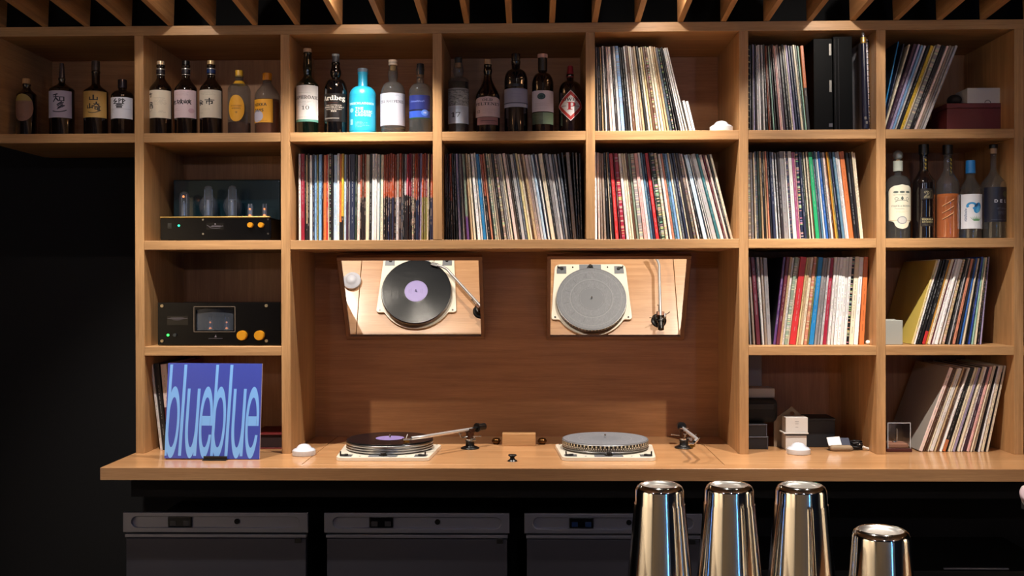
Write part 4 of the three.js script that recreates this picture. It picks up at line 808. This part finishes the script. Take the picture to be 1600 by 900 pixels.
bottle({ x: -1.569, y: S1, H: 272, r: 42, neck: 190, sh: 160, nr: 14, glass: brownGlass, group: G1, label: 'dark bottle with golden label and black brush writing', cap: { h: 44, r: 14.5, m: M(0x4a3d36, 0.35, 0.3) },
  labels: [{ y0: 64, y1: 158, hw: 41.4, draw: (c, w, h) => { const g = c.createLinearGradient(0, 0, w, 0); paper('#b58f4e')(c, w, h); glyph(c, 'yama', 112, h * 0.14, 70, 10); glyph(c, 'saki', 100, h * 0.42, 98, 9); c.lineWidth = 7; c.strokeStyle = '#15131a'; c.beginPath(); c.moveTo(108, h * 0.8); c.quadraticCurveTo(150, h * 0.88, 200, h * 0.72); c.stroke(); } }] });
bottle({ x: -1.4725, y: S1, H: 204, r: 39, neck: 165, sh: 140, nr: 14, glass: brownGlass, facets: 24, round: true, group: G1, label: 'faceted dark bottle with white label beside the oak upright', cap: { h: 30, r: 16, m: M(0x2c2229, 0.25, 0.4) },
  labels: [{ y0: 60, y1: 136, hw: 38.4, draw: (c, w, h) => { paper('#d3d2de')(c, w, h); glyph(c, 'hibi', 88, h * 0.08, 96, 8); c.strokeStyle = '#777'; c.lineWidth = 2; c.beginPath(); c.moveTo(20, h * 0.55); c.lineTo(w - 20, h * 0.55); c.stroke(); lines(c, 26, h * 0.6, 80, 3, 12, '#777'); } }] });
const nikka = (x, tint, draw, label, cap, ribbon) => bottle({ x, y: S1, H: 270, r: 40, neck: 212, sh: 162, nr: 14, pow: 1.05, glass: brownGlass, group: G2, label, cap: { h: 17, r: 13.5, m: cap }, bands: [{ r0: 15.4, y0: 224, y1: 240, m: ribbon }, { r0: 15.8, y0: 238, y1: 242, m: silver }, { r0: 15.2, y0: 218, y1: 221, m: silver }],
  labels: [{ y0: 61, y1: 160, hw: 39, draw: (c, w, h) => { paper(tint)(c, w, h); draw(c, w, h); } }] });
nikka(-1.334, '#dcd0bc', (c, w, h) => { glyph(c, 'take', 22, h * 0.1, 62, 9); glyph(c, 'tsuru', 18, h * 0.42, 74, 8); lines(c, 100, h * 0.28, 120, 6, 15, '#8d8272'); c.beginPath(); c.arc(52, h * 0.68, 30, 0, 6); c.lineWidth = 2; c.strokeStyle = '#55483e'; c.stroke(); lines(c, 140, h * 0.75, 60, 2, 12, '#8d8272', 9); }, 'brown bottle with cream label and vertical brush writing, light cap', M(0xc9b394, 0.35, 0.3), M(0x15101a, 0.4));
nikka(-1.243, '#d3bcc4', (c, w, h) => { lines(c, 60, h * 0.08, 140, 4, 12, '#97808a'); glyph(c, 'miya', 14, h * 0.36, 54, 7); glyph(c, 'gi', 74, h * 0.34, 60, 7); glyph(c, 'kyo', 138, h * 0.34, 62, 7); c.fillStyle = '#c3a0ae'; c.beginPath(); c.arc(205, h * 0.74, 28, 0, 7); c.fill(); lines(c, 40, h * 0.66, 60, 3, 12, '#97808a', 5); }, 'brown bottle with pinkish label and brush writing, black cap', blackCap, M(0x1b1620, 0.4));
nikka(-1.152, '#cfc4b4', (c, w, h) => { lines(c, 50, h * 0.06, 150, 4, 12, '#8c8274'); glyph(c, 'yo', 24, h * 0.36, 60, 9); glyph(c, 'ichi', 104, h * 0.31, 76, 9); lines(c, 70, h * 0.68, 90, 2, 12, '#a0957f', 5); lines(c, 40, h * 0.8, 70, 2, 12, '#8c8274', 6); }, 'brown bottle with beige label and a navy ribbon round its neck', M(0xc2a67a, 0.35, 0.4), M(0x142a58, 0.4));
bottle({ x: -1.051, y: S1, H: 235, r: 41, neck: 188, sh: 158, nr: 14, round: true, facets: 12, glass: clear, liquid: { level: 46, m: softLiquor(0x6a3418, 0.5) }, group: G2, label: 'clear faceted bottle with a yellow oval label and yellow cap', cap: { h: 24, r: 13.5, m: M(0xc99a2c, 0.4) }, bands: [{ r0: 24, r1: 15, y0: 183, y1: 196, m: M(0xd79f26, 0.5), name: 'collar' }],
  labels: [{ y0: 46, y1: 141, hw: 27, shape: 'oval', lift: 0.0012, draw: (c, w, h) => { paper('#e0a029')(c, w, h); c.fillStyle = '#c33b1e'; txt(c, '❖', w / 2, h * 0.24, '70px sans-serif', '#e9d9a6'); txt(c, 'SUNTORY', w / 2, h * 0.44, 'bold 34px serif', '#8a4a12'); txt(c, 'WHISKY', w / 2, h * 0.53, 'bold 34px serif', '#6a3812'); glyph(c, 'ichi', 116, h * 0.62, 34, 4, '#5a2c10'); } }] });
bottle({ x: -0.95, y: S1, H: 224, r: 44.5, neck: 196, sh: 134, nr: 14, pow: 1.25, glass: clear, liquid: { level: 128, m: softLiquor(0xa8561c, 0.5) }, group: G2, label: 'clear bottle with amber whisky, square yellow label and orange cap', cap: { h: 26, r: 16.5, m: M(0xe08d1c, 0.4) }, turn: -0.22,
  labels: [{ y0: 42, y1: 125, hw: 35, draw: (c, w, h) => { paper('#e9a52a')(c, w, h); c.fillStyle = '#c9c6dc'; c.beginPath(); c.arc(70, h * 0.72, 78, 0, 7); c.fill(); c.textAlign = 'left'; c.fillStyle = '#241a1c'; c.font = 'bold 54px sans-serif'; c.fillText('NIKKA', 22, h * 0.3, 200); c.fillText('DAYS', 22, h * 0.54, 150); lines(c, 60, h * 0.92, 150, 1, 10, '#8a5a1c'); } }] });

bottle({ x: -0.805, y: S1, H: 311, r: 39.5, neck: 216, sh: 178, nr: 14.5, bulge: 2.5, glass: greenGlass, group: G3, label: 'tall dark green bottle with white label reading ten and a cream stopper', cap: { h: 17, r: 14.5, m: M(0xc9a98c, 0.6) },
  labels: [{ y0: 45, y1: 174, hw: 38.6, draw: (c, w, h) => { paper('#dedcdc')(c, w, h); c.fillStyle = '#5c9a8e'; c.fillRect(0, h * 0.935, w, h); txt(c, '♛', w / 2, h * 0.14, '40px sans-serif'); txt(c, 'LAPHROAIG', w / 2, h * 0.38, 'bold 54px serif', '#0b090c', 250); lines(c, 60, h * 0.2, 130, 1, 10, '#8b898d'); lines(c, 54, h * 0.45, 150, 4, 13, '#8b898d', 4); txt(c, '10', w / 2, h * 0.67, '62px serif'); lines(c, 40, h * 0.87, 170, 2, 10, '#9a989c', 12); } }] });
bottle({ x: -0.704, y: S1, H: 290, r: 41.5, neck: 203, sh: 153, nr: 14, bulge: 6, round: true, glass: blackGlass, group: G3, label: 'black bottle with white gothic lettering on a dark label', cap: { h: 36, r: 13, m: M(0x33343a, 0.4) }, bands: [{ r0: 13.6, y0: 282, y1: 290, m: M(0x7b7d80, 0.4) }],
  labels: [{ y0: 44, y1: 144, hw: 38, rough: 0.35, draw: (c, w, h) => { paper('#14100f')(c, w, h); txt(c, 'Ardbeg', w / 2, h * 0.24, 'bold 70px serif', '#e3ddd2', 236); lines(c, 70, h * 0.33, 110, 1, 8, '#8a3c24'); txt(c, 'THE ULTIMATE', w / 2, h * 0.44, 'bold 20px serif', '#b9afa4'); txt(c, 'SINGLE ISLAY MALT', w / 2, h * 0.51, 'bold 20px serif', '#cfc6bb'); txt(c, 'SCOTCH WHISKY', w / 2, h * 0.58, 'bold 18px serif', '#b9afa4'); txt(c, 'TEN', w / 2, h * 0.66, 'bold 26px serif', '#d8cfc2'); c.fillStyle = '#6d6863'; c.fillRect(30, h * 0.86, 150, 14); } }] });
bottle({ x: -0.607, y: S1, H: 238, r: 47.5, neck: 174, sh: 138, nr: 17, round: true, glass: M(0x2396bb, 0.35, 0, { clearcoat: 0.35, clearcoatRoughness: 0.3 }), group: G3, label: 'opaque turquoise bottle with white lettering', cap: { h: 14, r: 19, m: M(0x6d7b8c, 0.4) },
  labels: [{ y0: 12, y1: 132, hw: 45, rough: 0.35, name: 'print', draw: (c, w, h) => { paper('#2396bb')(c, w, h); const W = '#c3dfe8'; txt(c, 'BRUICHLADDICH', w / 2, h * 0.24, 'bold 30px sans-serif', W, 226); c.fillStyle = 'rgba(217,242,250,0.55)'; c.beginPath(); c.arc(46, h * 0.40, 22, 0, 7); c.fill(); c.fillRect(30, h * 0.66, 30, 56); c.textAlign = 'left'; c.fillStyle = W; ['THE', 'CLASSIC', 'LADDIE'].forEach((s, i) => { c.font = 'bold 36px sans-serif'; c.fillText(s, 84, h * 0.40 + i * 32, 140); }); lines(c, 84, h * 0.74, 110, 5, 13, W, 7); } }] });
bottle({ x: -0.499, y: S1, H: 268, r: 44.5, neck: 190, sh: 146, nr: 14, bulge: 4, round: true, glass: clear, liquid: { level: 24, m: amber('#c9a05a', 0.2) }, group: G3, label: 'clear bottle with a wide white label and pale wooden stopper', cap: { h: 19, r: 15.5, m: M(0xe0c9b4, 0.6), over: 0.3 }, bands: [{ r0: 10, y0: 230, y1: 252, m: M(0xb98f55, 0.8), name: 'cork' }],
  labels: [{ y0: 30, y1: 144, hw: 43.4, draw: (c, w, h) => { paper('#a9abb9')(c, w, h); lines(c, 60, h * 0.06, 140, 2, 12, '#5a687c'); c.strokeStyle = '#8a98ac'; c.lineWidth = 3; c.beginPath(); c.arc(w / 2, h * 0.5, 150, -2.3, -0.84); c.stroke(); txt(c, 'THE BALVENIE', w / 2, h * 0.31, 'bold 40px serif', '#101016', 200); lines(c, 70, h * 0.38, 120, 1, 10, '#8d8d98'); lines(c, 62, h * 0.51, 140, 2, 8, '#6a6a76', 14); txt(c, '✿', w / 2, h * 0.65, '24px sans-serif', '#6a6a78'); lines(c, 40, h * 0.72, 170, 1, 10, '#9a9aa6'); lines(c, 40, h * 0.93, 170, 2, 9, '#8d8d98', 9); } }] });
bottle({ x: -0.401, y: S1, H: 254, r: 42, neck: 184, sh: 146, nr: 14, round: true, glass: clear, liquid: { level: 50, m: amber('#5a2a12', 0.03) }, group: G3, label: 'clear bottle with a dark blue label and tapered black cap', cap: { h: 40, r: 14, taper: 0.95, m: M(0x10121c, 0.35), over: 0.4 }, bands: [{ r0: 12.5, y0: 205, y1: 216, m: M(0x8a6038, 0.7), name: 'cork' }],
  labels: [{ y0: 52, y1: 136, hw: 36, rough: 0.3, draw: (c, w, h) => { paper('#1f2a6b')(c, w, h); c.fillStyle = '#0d1024'; c.fillRect(0, h * 0.6, w, h * 0.1); c.fillStyle = '#2a4aa8'; c.fillRect(0, h * 0.66, w, h); c.fillStyle = '#223a28'; c.fillRect(0, h * 0.94, w, h); c.strokeStyle = '#5f6fb4'; c.lineWidth = 6; for (let i = 0; i < 7; i++) { c.beginPath(); c.moveTo(30 + i * 22, h * 0.3); c.quadraticCurveTo(44 + i * 22, h * (0.16 + (i % 3) * 0.03), 50 + i * 22, h * 0.28); c.stroke(); } c.fillStyle = '#4f7ad8'; c.beginPath(); c.arc(190, h * 0.74, 40, 0, 7); c.fill(); c.fillStyle = '#b9c9f2'; c.fillRect(176, h * 0.70, 8, 22); c.fillRect(192, h * 0.70, 12, 22); } }] });

bottle({ x: -0.265, y: S1, H: 276, r: 36.8, neck: 204, sh: 190, nr: 13.5, bulge: 6, round: true, glass: clear, liquid: { level: 186, m: liquor(0x1c0c10) }, group: G4, label: 'square-shouldered bottle with grey pictured label reading seventeen', cap: { h: 20, r: 12.5, m: blackCap, over: 0.1 }, bands: [{ r0: 11.5, y0: 240, y1: 257, m: M(0xb58a60, 0.8), name: 'cork' }],
  labels: [{ y0: 36, y1: 161, hw: 36, draw: (c, w, h) => { paper('#a9b4c9')(c, w, h); c.fillStyle = '#8e9196'; c.fillRect(0, 0, w, h * 0.5); const r = rng(6); for (let i = 0; i < 260; i++) { const g = r() < 0.5 ? 60 : 180; c.fillStyle = `rgba(${g},${g + 4},${g + 6},0.5)`; c.fillRect(r() * w, h * 0.05 + r() * h * 0.43, 6 + r() * 30, 3 + r() * 9); } c.fillStyle = '#4a4c50'; c.fillRect(20, h * 0.04, 210, 8); c.fillStyle = '#c9cfdc'; c.fillRect(0, h * 0.5, w, 6); txt(c, '17', w * 0.42, h * 0.82, 'bold 84px serif', '#2a2a38'); lines(c, 40, h * 0.56, 160, 2, 12, '#7b8498'); lines(c, 40, h * 0.93, 160, 1, 10, '#7b8498'); } }] });
bottle({ x: -0.16, y: S1, H: 268, r: 43, neck: 214, sh: 134, nr: 12.8, pow: 0.8, bulge: 3, glass: opaqueGlass(0x150b0b), group: G4, label: 'amber-dark bottle with an arched pinkish label and small lower band', cap: { h: 22, r: 13, m: M(0xa8896a, 0.6) },
  labels: [{ y0: 58, y1: 130, hw: 42, shape: 'arch', draw: (c, w, h) => { paper('#c9b2b8')(c, w, h); txt(c, 'OLD', w / 2, h * 0.24, 'bold 38px serif', '#1d1822'); txt(c, 'PULTENEY', w / 2, h * 0.44, 'bold 42px serif', '#1d1822', 230); txt(c, '12', 46, h * 0.8, 'bold 40px serif', '#3a3238'); lines(c, 90, h * 0.62, 130, 4, 14, '#a08a92'); } },
    { name: 'lower_label', y0: 30, y1: 57, hw: 36, draw: (c, w, h) => { paper('#8e6468')(c, w, h); c.fillStyle = '#4a2c34'; c.fillRect(50, h * 0.45, 190, 8); lines(c, 60, h * 0.66, 160, 2, 9, '#5c3a42'); } }] });
bottle({ x: -0.06, y: S1, H: 287, r: 41.5, neck: 232, sh: 190, nr: 15, round: true, glass: navyGlass, group: G4, label: 'tall near-black bottle with plain grey-lilac label and no visible cap', cap: { h: 40, r: 15.8, m: M(0x0a0a12, 0.25, 0, { clearcoat: 0.7 }), over: 0.6 },
  labels: [{ y0: 92, y1: 158, hw: 40.6, draw: (c, w, h) => { paper('#8b8da8')(c, w, h); c.fillStyle = '#23263a'; c.fillRect(0, h * 0.76, w, 8); c.fillStyle = '#a3a6bd'; c.fillRect(0, h * 0.84, w, h); lines(c, 90, h * 0.3, 110, 3, 15, '#777a98'); } },
    { name: 'embossing', y0: 164, y1: 174, hw: 38, rough: 0.3, draw: (c, w, h) => { paper('#0a0c14')(c, w, h); lines(c, 20, h * 0.3, 220, 2, 14, '#3c4050'); } }] });
bottle({ x: 0.035, y: S1, H: 285, r: 38.2, neck: 218, sh: 176, nr: 14.5, round: true, glass: opaqueGlass(0x130809), group: G4, label: 'dark bottle with white label showing a round green emblem', cap: { h: 14, r: 18, m: M(0xc0958c, 0.6), over: 0.2 }, bands: [{ r0: 16.5, y0: 225, y1: 272, m: M(0x0d0d0f, 0.4), name: 'neck_foil' }],
  labels: [{ y0: 76, y1: 150, hw: 37.4, draw: (c, w, h) => { paper('#c6bccb')(c, w, h); c.fillStyle = '#1e3d48'; c.beginPath(); c.ellipse(w * 0.45, h * 0.28, 36, 38, 0, 0, 7); c.fill(); c.strokeStyle = '#4f7a74'; c.lineWidth = 3; c.beginPath(); c.arc(w * 0.45, h * 0.28, 22, 0, 7); c.stroke(); lines(c, 50, h * 0.6, 150, 3, 14, '#9a909f'); lines(c, 50, h * 0.84, 150, 1, 14, '#9a909f', 6); } },
    { name: 'lower_label', y0: 32, y1: 73, hw: 36.5, rough: 0.45, draw: (c, w, h) => { paper('#4d5a4c')(c, w, h); c.fillStyle = '#6a7f68'; c.fillRect(w * 0.5, 0, w, h); lines(c, 40, h * 0.35, 170, 3, 16, '#83907f'); } }] });
bottle({ x: 0.133, y: S1, H: 243, r: 41, neck: 188, sh: 152, nr: 12, round: true, glass: opaqueGlass(0x10070a), group: G4, label: 'dark bottle with a red and white diamond label and red cap', cap: { h: 42, r: 13, taper: 0.7, m: M(0x8f2029, 0.35), over: 0.7 },
  labels: [{ y0: 42, y1: 150, hw: 40.3, shape: 'diamond', draw: (c, w, h) => {
    paper('#b3302c')(c, w, h); const d = (s, f) => { c.fillStyle = f; c.beginPath(); c.moveTo(w / 2, h / 2 - h / 2 * s); c.lineTo(w / 2 + w / 2 * s, h / 2); c.lineTo(w / 2, h / 2 + h / 2 * s); c.lineTo(w / 2 - w / 2 * s, h / 2); c.fill(); };
    c.fillStyle = '#e2dcdc'; c.fillRect(0, 0, w, h); d(0.95, '#b3302c'); d(0.70, '#dcd6d6'); c.save(); c.translate(w / 2, h * 0.345); txt(c, 'POWERS', 0, 0, 'bold 46px serif', '#1d1518', 190); c.restore(); txt(c, 'P', w * 0.52, h * 0.64, 'bold 120px serif', '#b3232b'); txt(c, 'IRISH', w * 0.27, h * 0.53, 'bold 16px serif', '#5a3034'); txt(c, 'WHISKEY', w * 0.76, h * 0.53, 'bold 14px serif', '#5a3034'); } }] });

bottle({ x: 1.289, y: S2, H: 314, r: 42, neck: 226, sh: 190, nr: 12, round: true, glass: clear, liquid: { level: 168, m: amber('#b9c48a', 0.25) }, group: G5, label: 'clear bottle with cream keyhole label and round silver stopper', cap: { h: 36, r: 17.5, ball: true, m: M(0xb8c2c0, 0.35, 0.5), over: 0.1, name: 'stopper' }, bands: [{ r0: 16.2, y0: 240, y1: 276, m: M(0xb9bfb4, 0.5), name: 'neck_label' }, { r0: 8, y0: 274, y1: 284, m: corkM, name: 'cork' }],
  labels: [{ y0: 34, y1: 190, hw: 38, shape: 'keyhole', draw: (c, w, h) => { paper('#ded8c2')(c, w, h); c.strokeStyle = '#b7a070'; c.lineWidth = 5; c.strokeRect(12, -20, w - 24, h * 0.84); const K = '#4f5a56'; c.fillStyle = K; for (const x of [70, 128, 186]) { c.beginPath(); c.ellipse(x, h * 0.17, 24, 12, 0, 0, 7); c.fill(); } lines(c, 50, h * 0.22, 150, 2, 10, K); c.beginPath(); c.moveTo(128, h * 0.26); c.lineTo(142, h * 0.31); c.lineTo(128, h * 0.36); c.lineTo(114, h * 0.31); c.fill(); for (const s of [-1, 1]) { c.beginPath(); c.arc(128 + s * 52, h * 0.32, 15, 0, 7); c.lineWidth = 4; c.strokeStyle = K; c.stroke(); } c.beginPath(); c.arc(128, h * 0.56, 110, -2.2, -0.94); c.lineWidth = 6; c.stroke(); txt(c, 'TEQUILA RESERVA', w / 2, h * 0.5, 'bold 26px serif', K, 200); lines(c, 60, h * 0.53, 140, 2, 10, K, 8); lines(c, 74, h * 0.6, 110, 2, 12, '#c4a76a', 4); c.fillStyle = '#8e8f92'; c.beginPath(); c.arc(128, h * 0.80, 46, 0, 7); c.fill(); c.fillStyle = '#c6c3bd'; c.beginPath(); c.arc(128, h * 0.80, 36, 0, 7); c.fill(); txt(c, '❦', 128, h * 0.83, '50px sans-serif', '#8a8580'); } }] });
const twoPrint = (body) => [{ y0: 138, y1: 176, hw: 22, name: 'print', rough: 0.4, lift: 0.0009, shape: 'rect', draw: (c, w, h) => { paper(body)(c, w, h); c.strokeStyle = '#a39a78'; c.lineWidth = 7; c.font = 'bold 190px serif'; c.textAlign = 'center'; c.strokeText('2', 110, h * 0.86); c.lineWidth = 3; c.strokeRect(186, h * 0.2, 34, h * 0.66); } },
  { y0: 44, y1: 76, hw: 22, name: 'lower_print', rough: 0.4, lift: 0.0009, draw: (c, w, h) => { paper(body)(c, w, h); txt(c, 'TEQUILA', w / 2, h * 0.34, 'bold 48px serif', '#c9bd8c', 230); txt(c, 'RESERVA', w / 2, h * 0.62, 'bold 44px serif', '#a99e72', 230); lines(c, 40, h * 0.76, 170, 3, 14, '#8a8160'); } }];
const twoNeck = { y0: 222, y1: 290, hw: 6.5, r: 15.5, name: 'neck_print', rough: 0.4, draw: (c, w, h) => { paper('#1a1512')(c, w, h); c.save(); c.translate(w * 0.35, h * 0.04); c.rotate(Math.PI / 2); c.strokeStyle = '#c6a83c'; c.lineWidth = 40; for (let i = 0; i < 4; i++) { c.beginPath(); c.moveTo(h * 0.08 + i * h * 0.21, 30); c.quadraticCurveTo(h * 0.12 + i * h * 0.21, -170, h * 0.2 + i * h * 0.21, -20); c.stroke(); } c.restore(); } };
bottle({ x: 1.379, y: S2, H: 334, r: 37.8, neck: 252, sh: 196, nr: 14, glass: opaqueGlass(0x120c0d), group: G5, label: 'dark bottle with an outlined figure two and gold neck lettering', cap: { h: 34, r: 17, m: blackCap }, labels: [...twoPrint('#120c0d'), twoNeck] });
bottle({ x: 1.463, y: S2, H: 332, r: 39, neck: 252, sh: 193, nr: 14, glass: clear, liquid: { level: 158, m: softLiquor(0xe0701c, 0.2) }, group: G5, label: 'clear bottle half full of bright orange tequila with black cap', cap: { h: 34, r: 17, m: blackCap }, labels: [twoNeck] });
{ const o = scene.children.at(-1); o.children.filter((q) => q.name === 'neck_print').forEach((q) => { q.rotation.y = 0.35; });
  obj('etched_stripe', [0.128, 0.104, 0.082].map((y) => tube([[-0.030, y - 0.014, 0.0262], [-0.012, y - 0.002, 0.0380], [0.006, y + 0.010, 0.0393]], 0.0013, 16, 6)), M(0xd9a06a, 0.4), o); }
bottle({ x: 1.543, y: S2, H: 277, r: 37.4, neck: 224, sh: 166, nr: 14, pow: 1.0, glass: clear, liquid: { level: 176, m: amber('#e6ead8', 0.6) }, group: G5, label: 'clear bottle with white label of a blue flower and blue cap', cap: { h: 46, r: 16.5, taper: 0.94, m: M(0x1c6cb0, 0.4), over: 0.9 },
  labels: [{ y0: 35, y1: 156, hw: 36.6, draw: (c, w, h) => { paper('#dfe3ec')(c, w, h); c.strokeStyle = '#2e8fd0'; c.lineWidth = 22; c.beginPath(); c.arc(100, h * 0.34, 34, 2.6, 7.6); c.stroke(); c.fillStyle = '#2a86c8'; c.beginPath(); c.ellipse(150, h * 0.40, 32, 66, 0.2, 0, 7); c.fill(); c.fillStyle = '#56aee4'; c.beginPath(); c.ellipse(156, h * 0.44, 18, 44, 0.2, 0, 7); c.fill(); c.fillStyle = '#1b4a7a'; c.beginPath(); c.ellipse(138, h * 0.32, 12, 26, 0.5, 0, 7); c.fill(); c.fillStyle = '#3f8a4a'; for (let i = -3; i <= 3; i++) { c.beginPath(); c.moveTo(136 + i * 6, h * 0.78); c.lineTo(138 + i * 18, h * 0.62 + Math.abs(i) * 6); c.lineTo(146 + i * 8, h * 0.76); c.fill(); } c.save(); c.translate(56, h * 0.6); c.rotate(-Math.PI / 2); c.strokeStyle = '#44608a'; c.lineWidth = 5; for (let i = -4; i < 4; i++) { c.beginPath(); c.moveTo(i * 20, 6); c.quadraticCurveTo(i * 20 + 12, -30 + (i % 2) * 10, i * 20 + 16, 4); c.stroke(); } c.restore(); } }] });
bottle({ x: 1.623, y: S2, H: 333, r: 41.5, neck: 250, sh: 190, nr: 10, pow: 0.85, glass: clear, liquid: { level: 60, m: amber('#b9b48a', 0.2) }, group: G5, label: 'clear long-necked bottle with a navy label of pale capitals', cap: { h: 14, r: 15, m: blackCap, over: 0.1 }, bands: [{ r0: 11, y0: 300, y1: 320, m: M(0xb59a7c, 0.8), name: 'cork' }],
  labels: [{ y0: 58, y1: 180, hw: 38.5, rough: 0.4, draw: (c, w, h) => { paper('#10152a')(c, w, h); c.fillStyle = '#3a4430'; c.beginPath(); c.arc(200, h * 0.2, 34, 0, 7); c.fill(); ['D', 'E', 'L'].forEach((s, i) => txt(c, s, 104 + i * 46, h * 0.45, 'bold 52px sans-serif', '#c6c9d4')); lines(c, 110, h * 0.60, 130, 2, 9, '#8b90a4', 15); lines(c, 120, h * 0.7, 110, 3, 14, '#7b8096'); lines(c, 66, h * 0.93, 160, 1, 10, '#8b90a4'); } }] });

renderer.render(scene, camera);
